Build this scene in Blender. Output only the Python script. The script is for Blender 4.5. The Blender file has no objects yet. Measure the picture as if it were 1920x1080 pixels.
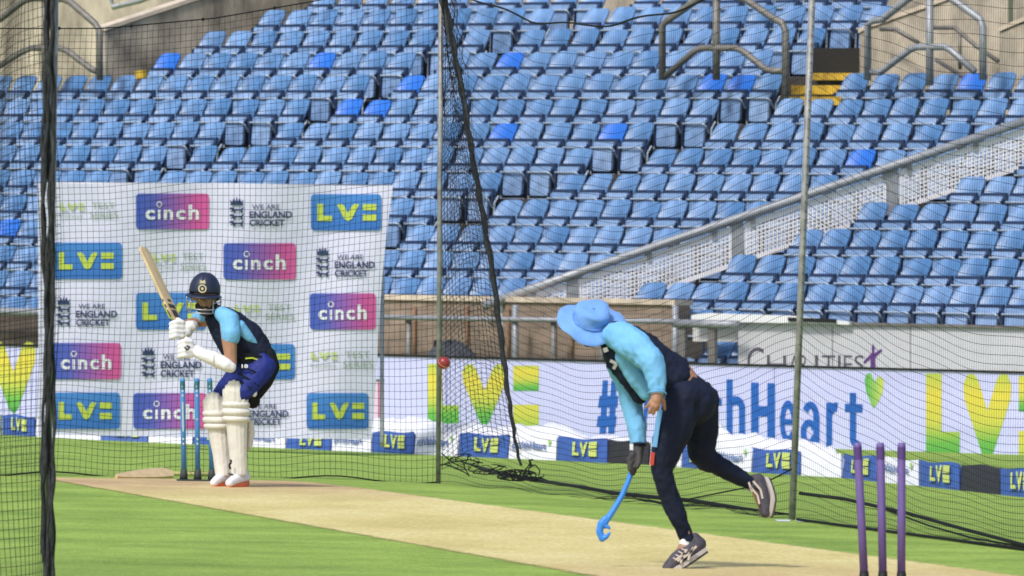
import bpy, bmesh, math, random
import numpy as np
from mathutils import Vector, Matrix, noise as mnoise
random.seed(7)
R = math.radians
SC = bpy.context.scene
COL = SC.collection
# ------------------------------------------------------------ camera, sky, sun, exposure
H = 1.42; F = 15900.0; ROLL = R(1.0)
CA, SA = math.cos(ROLL), math.sin(ROLL)
cd = bpy.data.cameras.new('camera'); cam = bpy.data.objects.new('camera', cd); COL.objects.link(cam)
cam.location = (0, 0, H)
cam.rotation_euler = (Matrix.Rotation(R(90), 4, 'X') @ Matrix.Rotation(ROLL, 4, 'Z')).to_euler()
cd.sensor_width = 36; cd.lens = 36 * F / 1920; cd.clip_start = 1; cd.clip_end = 3000
cd.dof.use_dof = True; cd.dof.focus_distance = 56; cd.dof.aperture_fstop = 13
SC.camera = cam
w = bpy.data.worlds.new("World"); SC.world = w; w.use_nodes = True
nt = w.node_tree; bg = nt.nodes['Background']
sky = nt.nodes.new('ShaderNodeTexSky'); sky.sky_type = 'NISHITA'; sky.sun_disc = False
SUN_EL, SUN_AZ = R(49), R(212)       # azimuth clockwise from +Y
sky.sun_elevation = SUN_EL; sky.sun_rotation = SUN_AZ; sky.dust_density = 2.5; sky.ozone_density = 1.0
nt.links.new(sky.outputs[0], bg.inputs[0]); bg.inputs[1].default_value = 0.088
sl = bpy.data.lights.new('sun', 'SUN'); sl.energy = 1.5; sl.angle = R(8); sl.color = (1, .97, .93)
so = bpy.data.objects.new('sun', sl); COL.objects.link(so)
sd = Vector((math.sin(SUN_AZ) * math.cos(SUN_EL), math.cos(SUN_AZ) * math.cos(SUN_EL), math.sin(SUN_EL)))
so.rotation_euler = sd.to_track_quat('Z', 'Y').to_euler(); so.location = (0, 0, 40)
SC.view_settings.view_transform = 'Standard'; SC.view_settings.look = 'None'
SC.view_settings.exposure = 0.86; SC.view_settings.gamma = 1
SC.cycles.filter_width = 1.7

# ------------------------------------------------------------ geometry of the place
def ray(x, y):
    dx, dy = x - 960, y - 540
    return Vector(((dx * CA + dy * SA) / F, 1, -(-dx * SA + dy * CA) / F))
def P(x, y, d): return Vector((0, 0, H)) + ray(x, y) * d
def gz(X, Y):
    t = min(1, max(0, (Y + 2.3 * X - 57) / 35)); return -.5 * (t * t * (3 - 2 * t) * .5 + t * .5)
def ghit(x, y):
    r = ray(x, y); a, b = 25., 60.
    d = 25.
    while d < 300:
        p = Vector((0, 0, H)) + r * d
        if p.z <= gz(p.x, p.y): break
        d += .05
    return p
class Plane:                      # a vertical plane through two plan points
    def __init__(s, A, B):
        s.A = Vector((A[0], A[1])); s.t = (Vector((B[0], B[1])) - s.A).normalized()
        s.n = Vector((-s.t.y, s.t.x))
        if s.n.y < 0: s.n = -s.n          # n points away from the camera
        s.n3 = Vector((s.n.x, s.n.y, 0)); s.t3 = Vector((s.t.x, s.t.y, 0))
    def px(s, x, y, off=0):
        r = ray(x, y); c = s.n.dot(s.A) + off
        return Vector((0, 0, H)) + r * (c / (s.n.x * r.x + s.n.y * r.y))
LED = Plane((-6.86, 113.6), (6.23, 103.2))
ER, EB = LED.t3.copy(), LED.n3.copy()
ROWANG = math.atan2(ER.y, ER.x)
def stand(off): 
    A = Vector((-6.86, 113.6, 0)) + EB * off
    return Plane(A, A + ER)

# ------------------------------------------------------------ materials
MATS = {}
def nd(t, ty, **k):
    n = t.nodes.new(ty)
    for a, b in k.items(): setattr(n, a, b)
    return n
def mat(name, c, rough=.6, var=.0, scale=8., bump=0., bscale=40., metal=0., spec=.5, emit=0., rnd=0., c2=None, stretch=None, sheen=0.):
    if name in MATS: return MATS[name]
    m = bpy.data.materials.new(name); m.use_nodes = True; t = m.node_tree; b = t.nodes['Principled BSDF']
    b.inputs['Roughness'].default_value = rough; b.inputs['Metallic'].default_value = metal
    b.inputs['Specular IOR Level'].default_value = spec
    b.inputs['Sheen Weight'].default_value = sheen
    b.inputs['Base Color'].default_value = (*c, 1)
    src = None
    tc = nd(t, 'ShaderNodeTexCoord'); co = tc.outputs['Object']
    if stretch:
        mp = nd(t, 'ShaderNodeMapping'); mp.inputs['Scale'].default_value = stretch
        t.links.new(co, mp.inputs[0]); co = mp.outputs[0]
    if var or c2:
        n = nd(t, 'ShaderNodeTexNoise'); n.inputs['Scale'].default_value = scale; n.inputs['Detail'].default_value = 5; n.inputs['Roughness'].default_value = .62
        t.links.new(co, n.inputs['Vector'])
        r = nd(t, 'ShaderNodeValToRGB'); e = r.color_ramp.elements
        lo = c if c2 is None else c2
        e[0].position = .36; e[1].position = .66
        e[0].color = (*[x * (1 - var) for x in lo], 1); e[1].color = (*[min(1, x * (1 + var)) for x in c], 1)
        t.links.new(n.outputs['Fac'], r.inputs[0]); src = r.outputs[0]
    if rnd:
        g = nd(t, 'ShaderNodeNewGeometry'); oi = nd(t, 'ShaderNodeObjectInfo')
        ad = nd(t, 'ShaderNodeMath', operation='ADD'); fr = nd(t, 'ShaderNodeMath', operation='FRACT')
        t.links.new(g.outputs['Random Per Island'], ad.inputs[0]); t.links.new(oi.outputs['Random'], ad.inputs[1]); t.links.new(ad.outputs[0], fr.inputs[0])
        mr = nd(t, 'ShaderNodeMapRange'); mr.inputs['To Min'].default_value = 1 - rnd; mr.inputs['To Max'].default_value = 1 + rnd
        t.links.new(fr.outputs[0], mr.inputs['Value'])
        hs = nd(t, 'ShaderNodeHueSaturation')
        if src: t.links.new(src, hs.inputs['Color'])
        else: hs.inputs['Color'].default_value = (*c, 1)
        t.links.new(mr.outputs[0], hs.inputs['Value'])
        mr2 = nd(t, 'ShaderNodeMapRange'); mr2.inputs['To Min'].default_value = 1 + rnd * .6; mr2.inputs['To Max'].default_value = 1 - rnd * .6
        t.links.new(fr.outputs[0], mr2.inputs['Value']); t.links.new(mr2.outputs[0], hs.inputs['Saturation'])
        src = hs.outputs[0]
    if src: t.links.new(src, b.inputs['Base Color'])
    if bump:
        n = nd(t, 'ShaderNodeTexNoise'); n.inputs['Scale'].default_value = bscale; n.inputs['Detail'].default_value = 4
        t.links.new(co, n.inputs['Vector'])
        bp = nd(t, 'ShaderNodeBump'); bp.inputs['Strength'].default_value = 1; bp.inputs['Distance'].default_value = bump
        t.links.new(n.outputs['Fac'], bp.inputs['Height']); t.links.new(bp.outputs[0], b.inputs['Normal'])
    if emit:
        if src: t.links.new(src, b.inputs['Emission Color'])
        else: b.inputs['Emission Color'].default_value = (*c, 1)
        b.inputs['Emission Strength'].default_value = emit
    MATS[name] = m; return m
def gradmat(name, stops, axis=0, emit=0., rough=.6):
    m = bpy.data.materials.new(name); m.use_nodes = True; t = m.node_tree; b = t.nodes['Principled BSDF']
    b.inputs['Roughness'].default_value = rough
    uv = nd(t, 'ShaderNodeUVMap'); sp = nd(t, 'ShaderNodeSeparateXYZ'); t.links.new(uv.outputs[0], sp.inputs[0])
    r = nd(t, 'ShaderNodeValToRGB'); e = r.color_ramp.elements
    while len(e) < len(stops): e.new(.5)
    for k, (p, c) in enumerate(stops): e[k].position = p; e[k].color = (*c, 1)
    t.links.new(sp.outputs[axis], r.inputs[0]); t.links.new(r.outputs[0], b.inputs['Base Color'])
    if emit: t.links.new(r.outputs[0], b.inputs['Emission Color']); b.inputs['Emission Strength'].default_value = emit
    MATS[name] = m; return m

# ------------------------------------------------------------ mesh builder
ORG = {}
def tag(o, label=None, cat=None, group=None, kind=None):
    if label: o['label'] = label
    if cat: o['category'] = cat
    if group: o['group'] = group
    if kind: o['kind'] = kind
    return o
def thing(name, label, cat, loc=(0, 0, 0), group=None):
    o = bpy.data.objects.new(name, None); o.empty_display_size = .2; COL.objects.link(o)
    o.location = loc; ORG[o.name] = Vector(loc); return tag(o, label, cat, group)
def finish(me, name, m, parent=None, smooth=False, loc=None):
    o = bpy.data.objects.new(name, me); COL.objects.link(o)
    if m is not None and len(me.materials) == 0: me.materials.append(m)
    if parent is not None:
        og = ORG[parent.name]; me.transform(Matrix.Translation(-og)); o.parent = parent; ORG[o.name] = og
    elif loc is not None:
        loc = Vector(loc); me.transform(Matrix.Translation(-loc)); o.location = loc; ORG[o.name] = loc
    else: ORG[o.name] = Vector((0, 0, 0))
    if smooth: me.shade_smooth()
    return o
class MB:
    def __init__(s): s.v = []; s.f = []; s.uv = {}
    def add(s, vs, fs, uvs=None):
        b = len(s.v); s.v += [tuple(v) for v in vs]
        for k, f in enumerate(fs):
            s.f.append([b + i for i in f])
        if uvs:
            for k, q in enumerate(uvs): s.uv[b + k] = q
        return s
    def box(s, c, size, ax=None):
        ax = ax or (Vector((1, 0, 0)), Vector((0, 1, 0)), Vector((0, 0, 1))); c = Vector(c)
        vs = [c + ax[0] * (i * size[0] / 2) + ax[1] * (j * size[1] / 2) + ax[2] * (k * size[2] / 2) for i in (-1, 1) for j in (-1, 1) for k in (-1, 1)]
        return s.add(vs, [(0, 1, 3, 2), (4, 6, 7, 5), (0, 4, 5, 1), (2, 3, 7, 6), (0, 2, 6, 4), (1, 5, 7, 3)])
    def tube(s, pts, r, n=10, cap=True, flat=None):
        pts = [Vector(p) for p in pts]; N = len(pts)
        rs = r if isinstance(r, (list, tuple)) else [r] * N
        d0 = (pts[1] - pts[0]).normalized(); ref = Vector((0, 0, 1)) if abs(d0.z) < .9 else Vector((0, 1, 0))
        a = d0.cross(ref).normalized(); rings = []
        for i in range(N):
            d = (pts[min(i + 1, N - 1)] - pts[max(i - 1, 0)]).normalized()
            a = (a - d * a.dot(d)).normalized(); b = d.cross(a)
            for k in range(n):
                th = 2 * math.pi * k / n; rings.append(pts[i] + (a * math.cos(th) + b * math.sin(th)) * rs[i])
        fs = [(i * n + k, i * n + (k + 1) % n, (i + 1) * n + (k + 1) % n, (i + 1) * n + k) for i in range(N - 1) for k in range(n)]
        if cap: fs += [tuple(range(n))[::-1], tuple((N - 1) * n + k for k in range(n))]
        return s.add(rings, fs)
    def prism(s, pts, off):           # polygon pts (Vector list), thickness vector off
        n = len(pts); off = Vector(off); a = [Vector(p) for p in pts]; b = [p + off for p in a]
        xs = [p for p in a]
        us = _uvbox(a)
        return s.add(a + b, [tuple(range(n)), tuple(range(2 * n - 1, n - 1, -1))] + [(i, i + n, (i + 1) % n + n, (i + 1) % n) for i in range(n)], us + us)
    def ell(s, c, r, sub=2, M=None):
        bm = bmesh.new(); bmesh.ops.create_icosphere(bm, subdivisions=sub, radius=1)
        c = Vector(c); r = Vector(r) if hasattr(r, '__len__') else Vector((r, r, r))
        bm.verts.index_update()
        vs = []
        for v in bm.verts:
            q = Vector((v.co.x * r.x, v.co.y * r.y, v.co.z * r.z))
            if M is not None: q = M @ q
            vs.append(c + q)
        s.add(vs, [tuple(v.index for v in f.verts) for f in bm.faces]); bm.free(); return s
    def grid(s, nu, nv, fn, closed=False):
        vs = [fn(i / (nu - 1), j / (nv - 1)) for j in range(nv) for i in range(nu)]
        return s.add(vs, [(j * nu + i, j * nu + i + 1, (j + 1) * nu + i + 1, (j + 1) * nu + i) for j in range(nv - 1) for i in range(nu - 1)],
                     [(i / (nu - 1), j / (nv - 1)) for j in range(nv) for i in range(nu)])
    def mesh(s, name):
        me = bpy.data.meshes.new(name); me.from_pydata(s.v, [], s.f); me.update()
        if s.uv:
            ul = me.uv_layers.new(name='UVMap')
            for l in me.loops: ul.data[l.index].uv = s.uv.get(l.vertex_index, (0, 0))
        return me
    def build(s, name, m, parent=None, smooth=False, loc=None, recalc=True):
        me = s.mesh(name)
        if recalc and len(s.f) < 60000:
            bm = bmesh.new(); bm.from_mesh(me); bmesh.ops.recalc_face_normals(bm, faces=bm.faces); bm.to_mesh(me); bm.free()
        return finish(me, name, m, parent, smooth, loc)
def _uvbox(a):
    # uv from the polygon's own horizontal / vertical extent
    t = Vector((1, 0, 0))
    hs = [p.x for p in a]; zs = [p.z for p in a]
    h0, h1, z0, z1 = min(hs), max(hs), min(zs), max(zs)
    return [((p.x - h0) / max(1e-6, h1 - h0), (p.z - z0) / max(1e-6, z1 - z0)) for p in a]
def blob(name, parts, m, parent=None, voxel=.012, smooth=4, loc=None, fold=0., ff=11.):
    """parts: list of chains; a chain is a list of (Vector, radius[, ydepth-scale]); grown into ONE closed surface"""
    b = MB()
    for ch in parts:
        if len(ch) == 1:
            p, r = ch[0][0], ch[0][1]; b.ell(p, r, 2, ch[0][2] if len(ch[0]) > 2 else None); continue
        for (p, r, *k), (q, s_, *l) in zip(ch, ch[1:]):
            p, q = Vector(p), Vector(q); k = k[0] if k else 1; l = l[0] if l else 1
            L = (q - p).length; n = max(2, int(L / (min(r, s_) * .3)) + 1)
            for i in range(n + 1):
                t = i / n; rr = r + (s_ - r) * t; kk = k + (l - k) * t
                b.ell(p.lerp(q, t), (rr, rr * kk, rr), 2)
    me = b.mesh('tmp'); o = bpy.data.objects.new('tmp', me); COL.objects.link(o)
    md = o.modifiers.new('r', 'REMESH'); md.mode = 'VOXEL'; md.voxel_size = voxel
    if smooth:
        sm = o.modifiers.new('s', 'SMOOTH'); sm.iterations = smooth; sm.factor = .5
    dg = bpy.context.evaluated_depsgraph_get(); m2 = bpy.data.meshes.new_from_object(o.evaluated_get(dg))
    bpy.data.objects.remove(o); m2.name = name
    if fold:
        nz = mnoise.noise; ns = [v.normal.copy() for v in m2.vertices]
        for v, n_ in zip(m2.vertices, ns):
            c_ = v.co; q = Vector((c_.x * ff + c_.z * ff * .55, c_.y * ff, c_.z * ff * .8 - c_.x * ff * .7)); a = nz(q) * 1.0; r_ = 1 - abs(nz(q * 1.9 + Vector((3, 7, 1)))) * 2.2
            v.co = c_ + n_ * fold * (a + .55 * r_ - .35)
        m2.update()
    return finish(m2, name, m, parent, True, loc)
_T = {}
def textmesh(s, bold=.02):
    k = (s, bold)
    if k in _T: return _T[k]
    c = bpy.data.curves.new('t', 'FONT'); c.body = s; c.offset = bold; c.resolution_u = 4
    o = bpy.data.objects.new('t', c); COL.objects.link(o)
    dg = bpy.context.evaluated_depsgraph_get(); me = bpy.data.meshes.new_from_object(o.evaluated_get(dg))
    V = np.array([v.co[:2] for v in me.vertices]); Fs = [tuple(p.vertices) for p in me.polygons]
    lo, hi = V.min(0), V.max(0); V = (V - lo) / (hi - lo)
    bpy.data.objects.remove(o); bpy.data.meshes.remove(me); _T[k] = (V, Fs); return _T[k]
def put_text(b, s, pl, box, off, bold=.02, slope=0.):
    V, Fs = textmesh(s, bold); x0, y0, x1, y1 = box
    vs = [pl.px(x0 + (x1 - x0) * u, y1 + (y0 - y1) * v + slope * (x1 - x0) * u, off) for u, v in V]
    b.add(vs, Fs, [(float(u), float(v)) for u, v in V]); return b
def poly_px(b, pl, pts, off=0., th=.02):
    a = [pl.px(x, y, off) for x, y in pts]; return b.prism(a, pl.n3 * th)
def rrect(x0, y0, x1, y1, r, slope=0.):
    out = []
    for cx, cy, a0 in ((x1 - r, y0 + r, -90), (x1 - r, y1 - r, 0), (x0 + r, y1 - r, 90), (x0 + r, y0 + r, 180)):
        for k in range(5):
            a = R(a0 + 22.5 * k); x = cx + r * math.cos(a); y = cy + r * math.sin(a); out.append((x, y + slope * (x - x0)))
    return out
def lv_logo(b, pl, box, off, slope=0., gap=.06):      # L, heart-like V and =
    x0, y0, x1, y1 = box; W, Hh = x1 - x0, y1 - y0
    def q(pts, g0=0., g1=1.):
        a = [(x0 + u * W, y0 + v * Hh + slope * u * W) for u, v in pts]
        vs = [pl.px(x, y, off) for x, y in a]; n = len(vs)
        b.add(vs, [tuple(range(n))], [(u, (1 - v) * (g1 - g0) + g0) for u, v in pts])
    q([(0, 0), (.13, 0), (.13, .66), (.28, .66), (.28, 1), (0, 1)])
    # V with rounded lobes
    q([(.31, .13), (.34, .02), (.39, 0), (.43, .06), (.51, .42), (.51, 1), (.47, .93), (.32, .3)])
    q([(.51, .42), (.59, .06), (.63, 0), (.68, .02), (.71, .13), (.70, .3), (.55, .93), (.51, 1)])
    q([(.77, .03), (1, .03), (1, .43), (.77, .43)], -1.2, 1.)
    q([(.77, .65), (1, .65), (1, 1), (.77, 1)], .32, .9)
    return b
# ------------------------------------------------------------ palette
grass = mat('grass', (.33, .46, .10), .9, .12, .9, .02, 60, spec=.1, c2=(.265, .40, .085))
def _grass_detail():
    t = grass.node_tree; b = t.nodes['Principled BSDF']; src = b.inputs['Base Color'].links[0].from_socket
    tc = nd(t, 'ShaderNodeTexCoord')
    n = nd(t, 'ShaderNodeTexNoise'); n.inputs['Scale'].default_value = 24; n.inputs['Detail'].default_value = 8; n.inputs['Roughness'].default_value = .8
    mp = nd(t, 'ShaderNodeMapping'); mp.inputs['Scale'].default_value = (1, .22, 1)
    t.links.new(tc.outputs['Object'], mp.inputs[0]); t.links.new(mp.outputs[0], n.inputs['Vector'])
    mr = nd(t, 'ShaderNodeMapRange'); mr.inputs[1].default_value = .25; mr.inputs[2].default_value = .75; mr.inputs[3].default_value = .74; mr.inputs[4].default_value = 1.26
    t.links.new(n.outputs['Fac'], mr.inputs[0])
    mx = nd(t, 'ShaderNodeMix', data_type='RGBA', blend_type='MULTIPLY'); mx.inputs[0].default_value = 1
    t.links.new(src, mx.inputs[6]); t.links.new(mr.outputs[0], mx.inputs[7]); t.links.new(mx.outputs[2], b.inputs['Base Color'])
_grass_detail()
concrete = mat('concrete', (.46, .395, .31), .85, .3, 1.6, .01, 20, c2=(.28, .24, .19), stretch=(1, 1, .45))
concrete_dk = mat('terrace_shade_concrete', (.055, .048, .042), .9, .3, 2.5)  # concrete darkened to paint in the shaded voids between seat rows
concrete_lt = mat('coping_concrete', (.60, .50, .39), .85, .2, 4)
steel = mat('galvanised_steel', (.33, .345, .37), .5, .15, 12, metal=.35)
steel_dk = mat('dull_steel', (.20, .185, .17), .55, .2, 8, metal=.3)
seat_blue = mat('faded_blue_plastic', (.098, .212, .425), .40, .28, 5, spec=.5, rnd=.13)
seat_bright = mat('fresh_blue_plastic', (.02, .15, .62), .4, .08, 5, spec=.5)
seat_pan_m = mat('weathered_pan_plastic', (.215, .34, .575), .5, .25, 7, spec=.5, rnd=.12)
gap_shade_m = mat('navy_gap_shade', (.012, .032, .095), .5)  # navy that paints the shade in the gaps of each seat
seat_bar_m = mat('seat_bar_steel', (.38, .46, .56), .45, metal=.3)
netm = mat('black_net_cord', (.012, .013, .016), .8, spec=.2)
blackm = mat('black_rubber', (.014, .014, .015), .6, spec=.3)
white = mat('white_cloth', (.80, .81, .86), .8, .04, 6, .01, 30)

# ------------------------------------------------------------ ground and pitch
b = MB(); n2 = Vector((2.3, 1, 0)).normalized(); w2 = Vector((1, -2.3, 0)).normalized(); us = [-900, 40, 50, 57] + [57 + 35 * k / 16 for k in range(1, 17)] + [110, 160, 1500]
for u in us:
    for s_ in (-1500, -200, -100, 0, 100, 200, 1500):
        p = n2 * (u / 2.508) + w2 * s_; b.v.append((p.x, p.y, gz(p.x, p.y)))
for i in range(len(us) - 1):
    for j in range(6): b.f.append([i * 7 + j, i * 7 + j + 1, (i + 1) * 7 + j + 1, (i + 1) * 7 + j])
tag(b.build('grass_outfield', grass, smooth=True), kind='structure')
# pitch: a worn strip along the wickets
WF, WN = ghit(369, 903), None
pd = Vector((.198, -.980, 0)).normalized(); pn = Vector((.980, .198, 0))   # towards the camera, to the right
m = bpy.data.materials.new('worn_pitch'); m.use_nodes = True; t = m.node_tree; bs = t.nodes['Principled BSDF']; bs.inputs['Roughness'].default_value = .95; bs.inputs['Specular IOR Level'].default_value = .1
uv = nd(t, 'ShaderNodeUVMap'); tc = nd(t, 'ShaderNodeTexCoord')
def noise(sc, det=6, ro=.65, st=None):
    n = nd(t, 'ShaderNodeTexNoise'); n.inputs['Scale'].default_value = sc; n.inputs['Detail'].default_value = det; n.inputs['Roughness'].default_value = ro
    mp = nd(t, 'ShaderNodeMapping'); mp.inputs['Scale'].default_value = st or (1, 1, 1); t.links.new(tc.outputs['Object'], mp.inputs[0]); t.links.new(mp.outputs[0], n.inputs['Vector']); return n.outputs['Fac']
def ramp(f, st):
    r = nd(t, 'ShaderNodeValToRGB'); e = r.color_ramp.elements
    while len(e) < len(st): e.new(.5)
    for k, (p, c) in enumerate(st): e[k].position = p; e[k].color = (*c, 1)
    t.links.new(f, r.inputs[0]); return r.outputs[0]
def mixc(f, a, c, mode='MIX'):
    x = nd(t, 'ShaderNodeMix', data_type='RGBA', blend_type=mode)
    if isinstance(f, float): x.inputs[0].default_value = f
    else: t.links.new(f, x.inputs[0])
    for i, q in ((6, a), (7, c)):
        if isinstance(q, tuple): x.inputs[i].default_value = (*q, 1)
        else: t.links.new(q, x.inputs[i])
    return x.outputs[2]
base = ramp(noise(1.1, 7, .7, (1.0, .35, 1)), [(.34, (.56, .48, .20)), (.5, (.66, .57, .255)), (.66, (.72, .64, .33))])
fine = ramp(noise(30, 6, .8, (1, .15, 1)), [(.3, (.80, .78, .75)), (.7, (1.12, 1.12, 1.12))])
base = mixc(1.0, base, fine, 'MULTIPLY')
sp = nd(t, 'ShaderNodeSeparateXYZ'); t.links.new(uv.outputs[0], sp.inputs[0])
wear = ramp(sp.outputs[1], [(0.0, (.55, .55, .55)), (.05, (.95, .95, .95)), (.13, (.5, .5, .5)), (.22, (0, 0, 0)), (.64, (0, 0, 0)), (.78, (.7, .7, .7)), (.93, (1, 1, 1)), (1, (.6, .6, .6))])
wn = ramp(noise(2.2, 8, .75, (1, .5, 1)), [(.30, (.1, .1, .1)), (.56, (1, 1, 1))])
wm = nd(t, 'ShaderNodeMix', data_type='RGBA', blend_type='MULTIPLY'); wm.inputs[0].default_value = 1; t.links.new(wear, wm.inputs[6]); t.links.new(wn, wm.inputs[7])
base = mixc(wm.outputs[2], base, (.47, .31, .19))
# scuffs near the crease
sc_ = ramp(noise(14, 3, .5), [(.66, (0, 0, 0)), (.72, (1, 1, 1))]); sm_ = nd(t, 'ShaderNodeMix', data_type='RGBA', blend_type='MULTIPLY'); sm_.inputs[0].default_value = 1; t.links.new(sc_, sm_.inputs[6]); t.links.new(wear, sm_.inputs[7])
base = mixc(sm_.outputs[2], base, (.25, .17, .10))
ed = ramp(sp.outputs[0], [(0, (0, 0, 0)), (.09, (1, 1, 1)), (.91, (1, 1, 1)), (1, (0, 0, 0))])
ed2 = ramp(sp.outputs[1], [(0, (0, 0, 0)), (.02, (1, 1, 1)), (.98, (1, 1, 1)), (1, (0, 0, 0))])
em = nd(t, 'ShaderNodeMix', data_type='RGBA', blend_type='MULTIPLY'); em.inputs[0].default_value = 1; t.links.new(ed, em.inputs[6]); t.links.new(ed2, em.inputs[7])
en = nd(t, 'ShaderNodeMath', operation='ADD'); t.links.new(em.outputs[2], en.inputs[0]); t.links.new(noise(5, 8, .8), en.inputs[1])
ef = nd(t, 'ShaderNodeMapRange'); ef.inputs[1].default_value = .62; ef.inputs[2].default_value = .95; t.links.new(en.outputs[0], ef.inputs[0])
t.links.new(base, bs.inputs['Base Color'])
tr = nd(t, 'ShaderNodeBsdfTransparent'); mxs = nd(t, 'ShaderNodeMixShader'); t.links.new(ef.outputs[0], mxs.inputs[0]); t.links.new(tr.outputs[0], mxs.inputs[1]); t.links.new(bs.outputs[0], mxs.inputs[2])
t.links.new(mxs.outputs[0], t.nodes['Material Output'].inputs[0])
b = MB(); c0 = Vector((WF.x, WF.y, 0)) - pd * .75 + pn * .03
def pf(u, v):
    wd = 2.05 + .6 * v; p = c0 + pd * (v * 26) + pn * ((u - .5) * wd - .12 + .27 * v); return Vector((p.x, p.y, gz(p.x, p.y) + .004))
b.grid(5, 60, pf); tag(b.build('pitch', m), kind='structure')
# popping crease and bowling crease: thin whitened lines at the far wicket are worn away in the photo; none is built

# ------------------------------------------------------------ grandstand
RY = {-2: 626, -1: 575, 0: 524, 1: 474, 2: 424, 3: 375, 4: 325, 5: 277, 6: 231, 7: 186, 8: 140, 9: 97, 10: 55, 11: 15, 12: -23}
def off_k(k): return 4.0 + .76 * k
def floor_k(k): return stand(off_k(k) + .25).px(1000, RY[k]).z - .72
GS = thing('grandstand', 'stepped concrete terrace carrying the rows of blue seats', 'grandstand', stand(0).px(960, 560))
LST = {9: 258, 10: 340, 11: 452, 12: 560}; REND = {9: 1462, 10: 1515, 11: 1652, 12: 1652}
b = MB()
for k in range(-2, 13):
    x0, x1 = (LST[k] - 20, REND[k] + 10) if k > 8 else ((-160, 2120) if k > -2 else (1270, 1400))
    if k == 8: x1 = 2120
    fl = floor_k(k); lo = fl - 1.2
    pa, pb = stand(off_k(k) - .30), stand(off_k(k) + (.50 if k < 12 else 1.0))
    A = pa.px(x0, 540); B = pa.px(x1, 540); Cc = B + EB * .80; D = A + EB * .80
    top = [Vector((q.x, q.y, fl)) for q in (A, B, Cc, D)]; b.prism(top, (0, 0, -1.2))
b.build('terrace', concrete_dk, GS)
bk = stand(off_k(12) + 3.5); b = MB()
poly_px(b, bk, [(-260, -300), (2200, -300), (2200, 260), (-260, 260)], 0, .3); b.build('back_wall', concrete, GS)

# one seat, then copies
def seat_meshes():
    def back(m):
        b = MB()
        def f(front):
            def g(u, v):
                wd = .210 * (1 - .10 * max(0, v - .62) ** 1.5 * 4) * (1 if v > .3 else .80 + .2 * v / .3)
                x = (u * 2 - 1) * wd; z = .34 + .385 * v
                z -= .05 * max(0, abs(u * 2 - 1) - .55) ** 2 * 4 * max(0, v - .5) * 2
                y = .11 + .19 * v ** 1.3 - .05 * (u * 2 - 1) ** 2 * -1 * -1
                return (x, y + (0 if front else .028), z)
            return g
        n = 9; b.grid(n, 7, f(True)); o = len(b.v); b.grid(n, 7, f(False))
        idx = list(range(n)) + [n * k + n - 1 for k in range(1, 7)] + [6 * n + k for k in range(n - 2, -1, -1)] + [n * k for k in range(5, 0, -1)]
        for i, j in zip(idx, idx[1:] + idx[:1]): b.f.append([i, j, j + o, i + o])
        b.uv = {}; return b
    pan = MB()
    def rp(x0, x1, z0, z1, r, y, th, tilt=0.):
        pts = []
        for cx, cz, a0 in ((x1 - r, z1 - r, 0), (x0 + r, z1 - r, 90), (x0 + r, z0 + r, 180), (x1 - r, z0 + r, 270)):
            for q in range(4): a = R(a0 + 30 * q); pts.append(Vector((cx + r * math.cos(a), y + tilt * (cz + r * math.sin(a) - z0), cz + r * math.sin(a))))
        pan.prism(pts, (0, th, 0))
    rp(-.175, .150, .05, .36, .035, -.045, .05, .05)
    rp(-.195, .165, .385, .455, .03, -.02, .05, .1)
    pan.uv = {}
    sh = MB(); sh.box((-.01, .075, .36), (.405, .05, .28)); sh.box((-.02, .06, .12), (.28, .05, .2)); sh.box((-.205, .0, .25), (.02, .10, .40))  # added dark boxes standing in for shade between backrest and pan
    fr = MB(); fr.tube([(-.21, -.05, .372), (.14, -.06, .372), (.175, -.06, .362), (.19, -.04, .33), (.19, .04, .24)], .0155, 5)
    fr.tube([(.235, .02, .0), (.235, .03, .30), (.235, .12, .40)], .014, 5)
    fr.tube([(-.21, -.04, .0), (.21, -.04, .0)], .010, 4)
    return back, pan, sh, fr
bk_f, pan_b, gap_shade_b, bar_b = seat_meshes()
def _mk(mbd, name, m, sm=False):
    me = mbd.mesh(name); bm = bmesh.new(); bm.from_mesh(me); bmesh.ops.recalc_face_normals(bm, faces=bm.faces); bm.to_mesh(me); bm.free(); me.materials.append(m)
    if sm: me.shade_smooth()
    return me
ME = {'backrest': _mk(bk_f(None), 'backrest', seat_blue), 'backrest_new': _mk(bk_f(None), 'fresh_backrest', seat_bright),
      'seat_pan': _mk(pan_b, 'seat_pan', seat_pan_m), 'seat_shell': _mk(gap_shade_b, 'seat_shell', gap_shade_m), 'support_bar': _mk(bar_b, 'support_bar', seat_bar_m)}
SROT = ROWANG + R(1)
AIS1 = {12: 1170, 11: 1048, 10: 907, 9: 800, 8: 705, 7: 578, 6: 455, 5: 340, 4: 196}
AIS2 = {8: (1462, 1588), 7: (1340, 1445), 6: (1207, 1312), 5: (1078, 1182), 4: (945, 1045), 3: (803, 908), 2: (672, 772), 1: (540, 640), 0: (405, 505)}
RST = {0: 1196, 1: 1350, 2: 1462, 3: 1612, 4: 1772, 5: 1925}
NEWS = [(302, 9), (610, 9), (965, 9), (755, 8), (630, 7), (680, 7), (908, 6), (1118, 6), (1325, 8), (1380, 8), (1815, 8), (1622, 5), (15, 2)]
PH = {9: 302, 10: 388, 11: 500, 12: 600, 8: 127}
ORD = ['zeroth', 'first', 'second', 'third', 'fourth', 'fifth', 'sixth', 'seventh', 'eighth', 'ninth', 'tenth', 'eleventh', 'twelfth', 'thirteenth', 'fourteenth', 'fifteenth', 'sixteenth', 'seventeenth', 'eighteenth', 'nineteenth', 'twentieth']
def ordn(n): return ORD[n] if n <= 20 else ('twenty-' if n < 30 else 'thirty-') + ORD[n % 10] if n % 10 else {30: 'thirtieth', 40: 'fortieth'}.get(n, str(n))
seats = []
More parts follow.
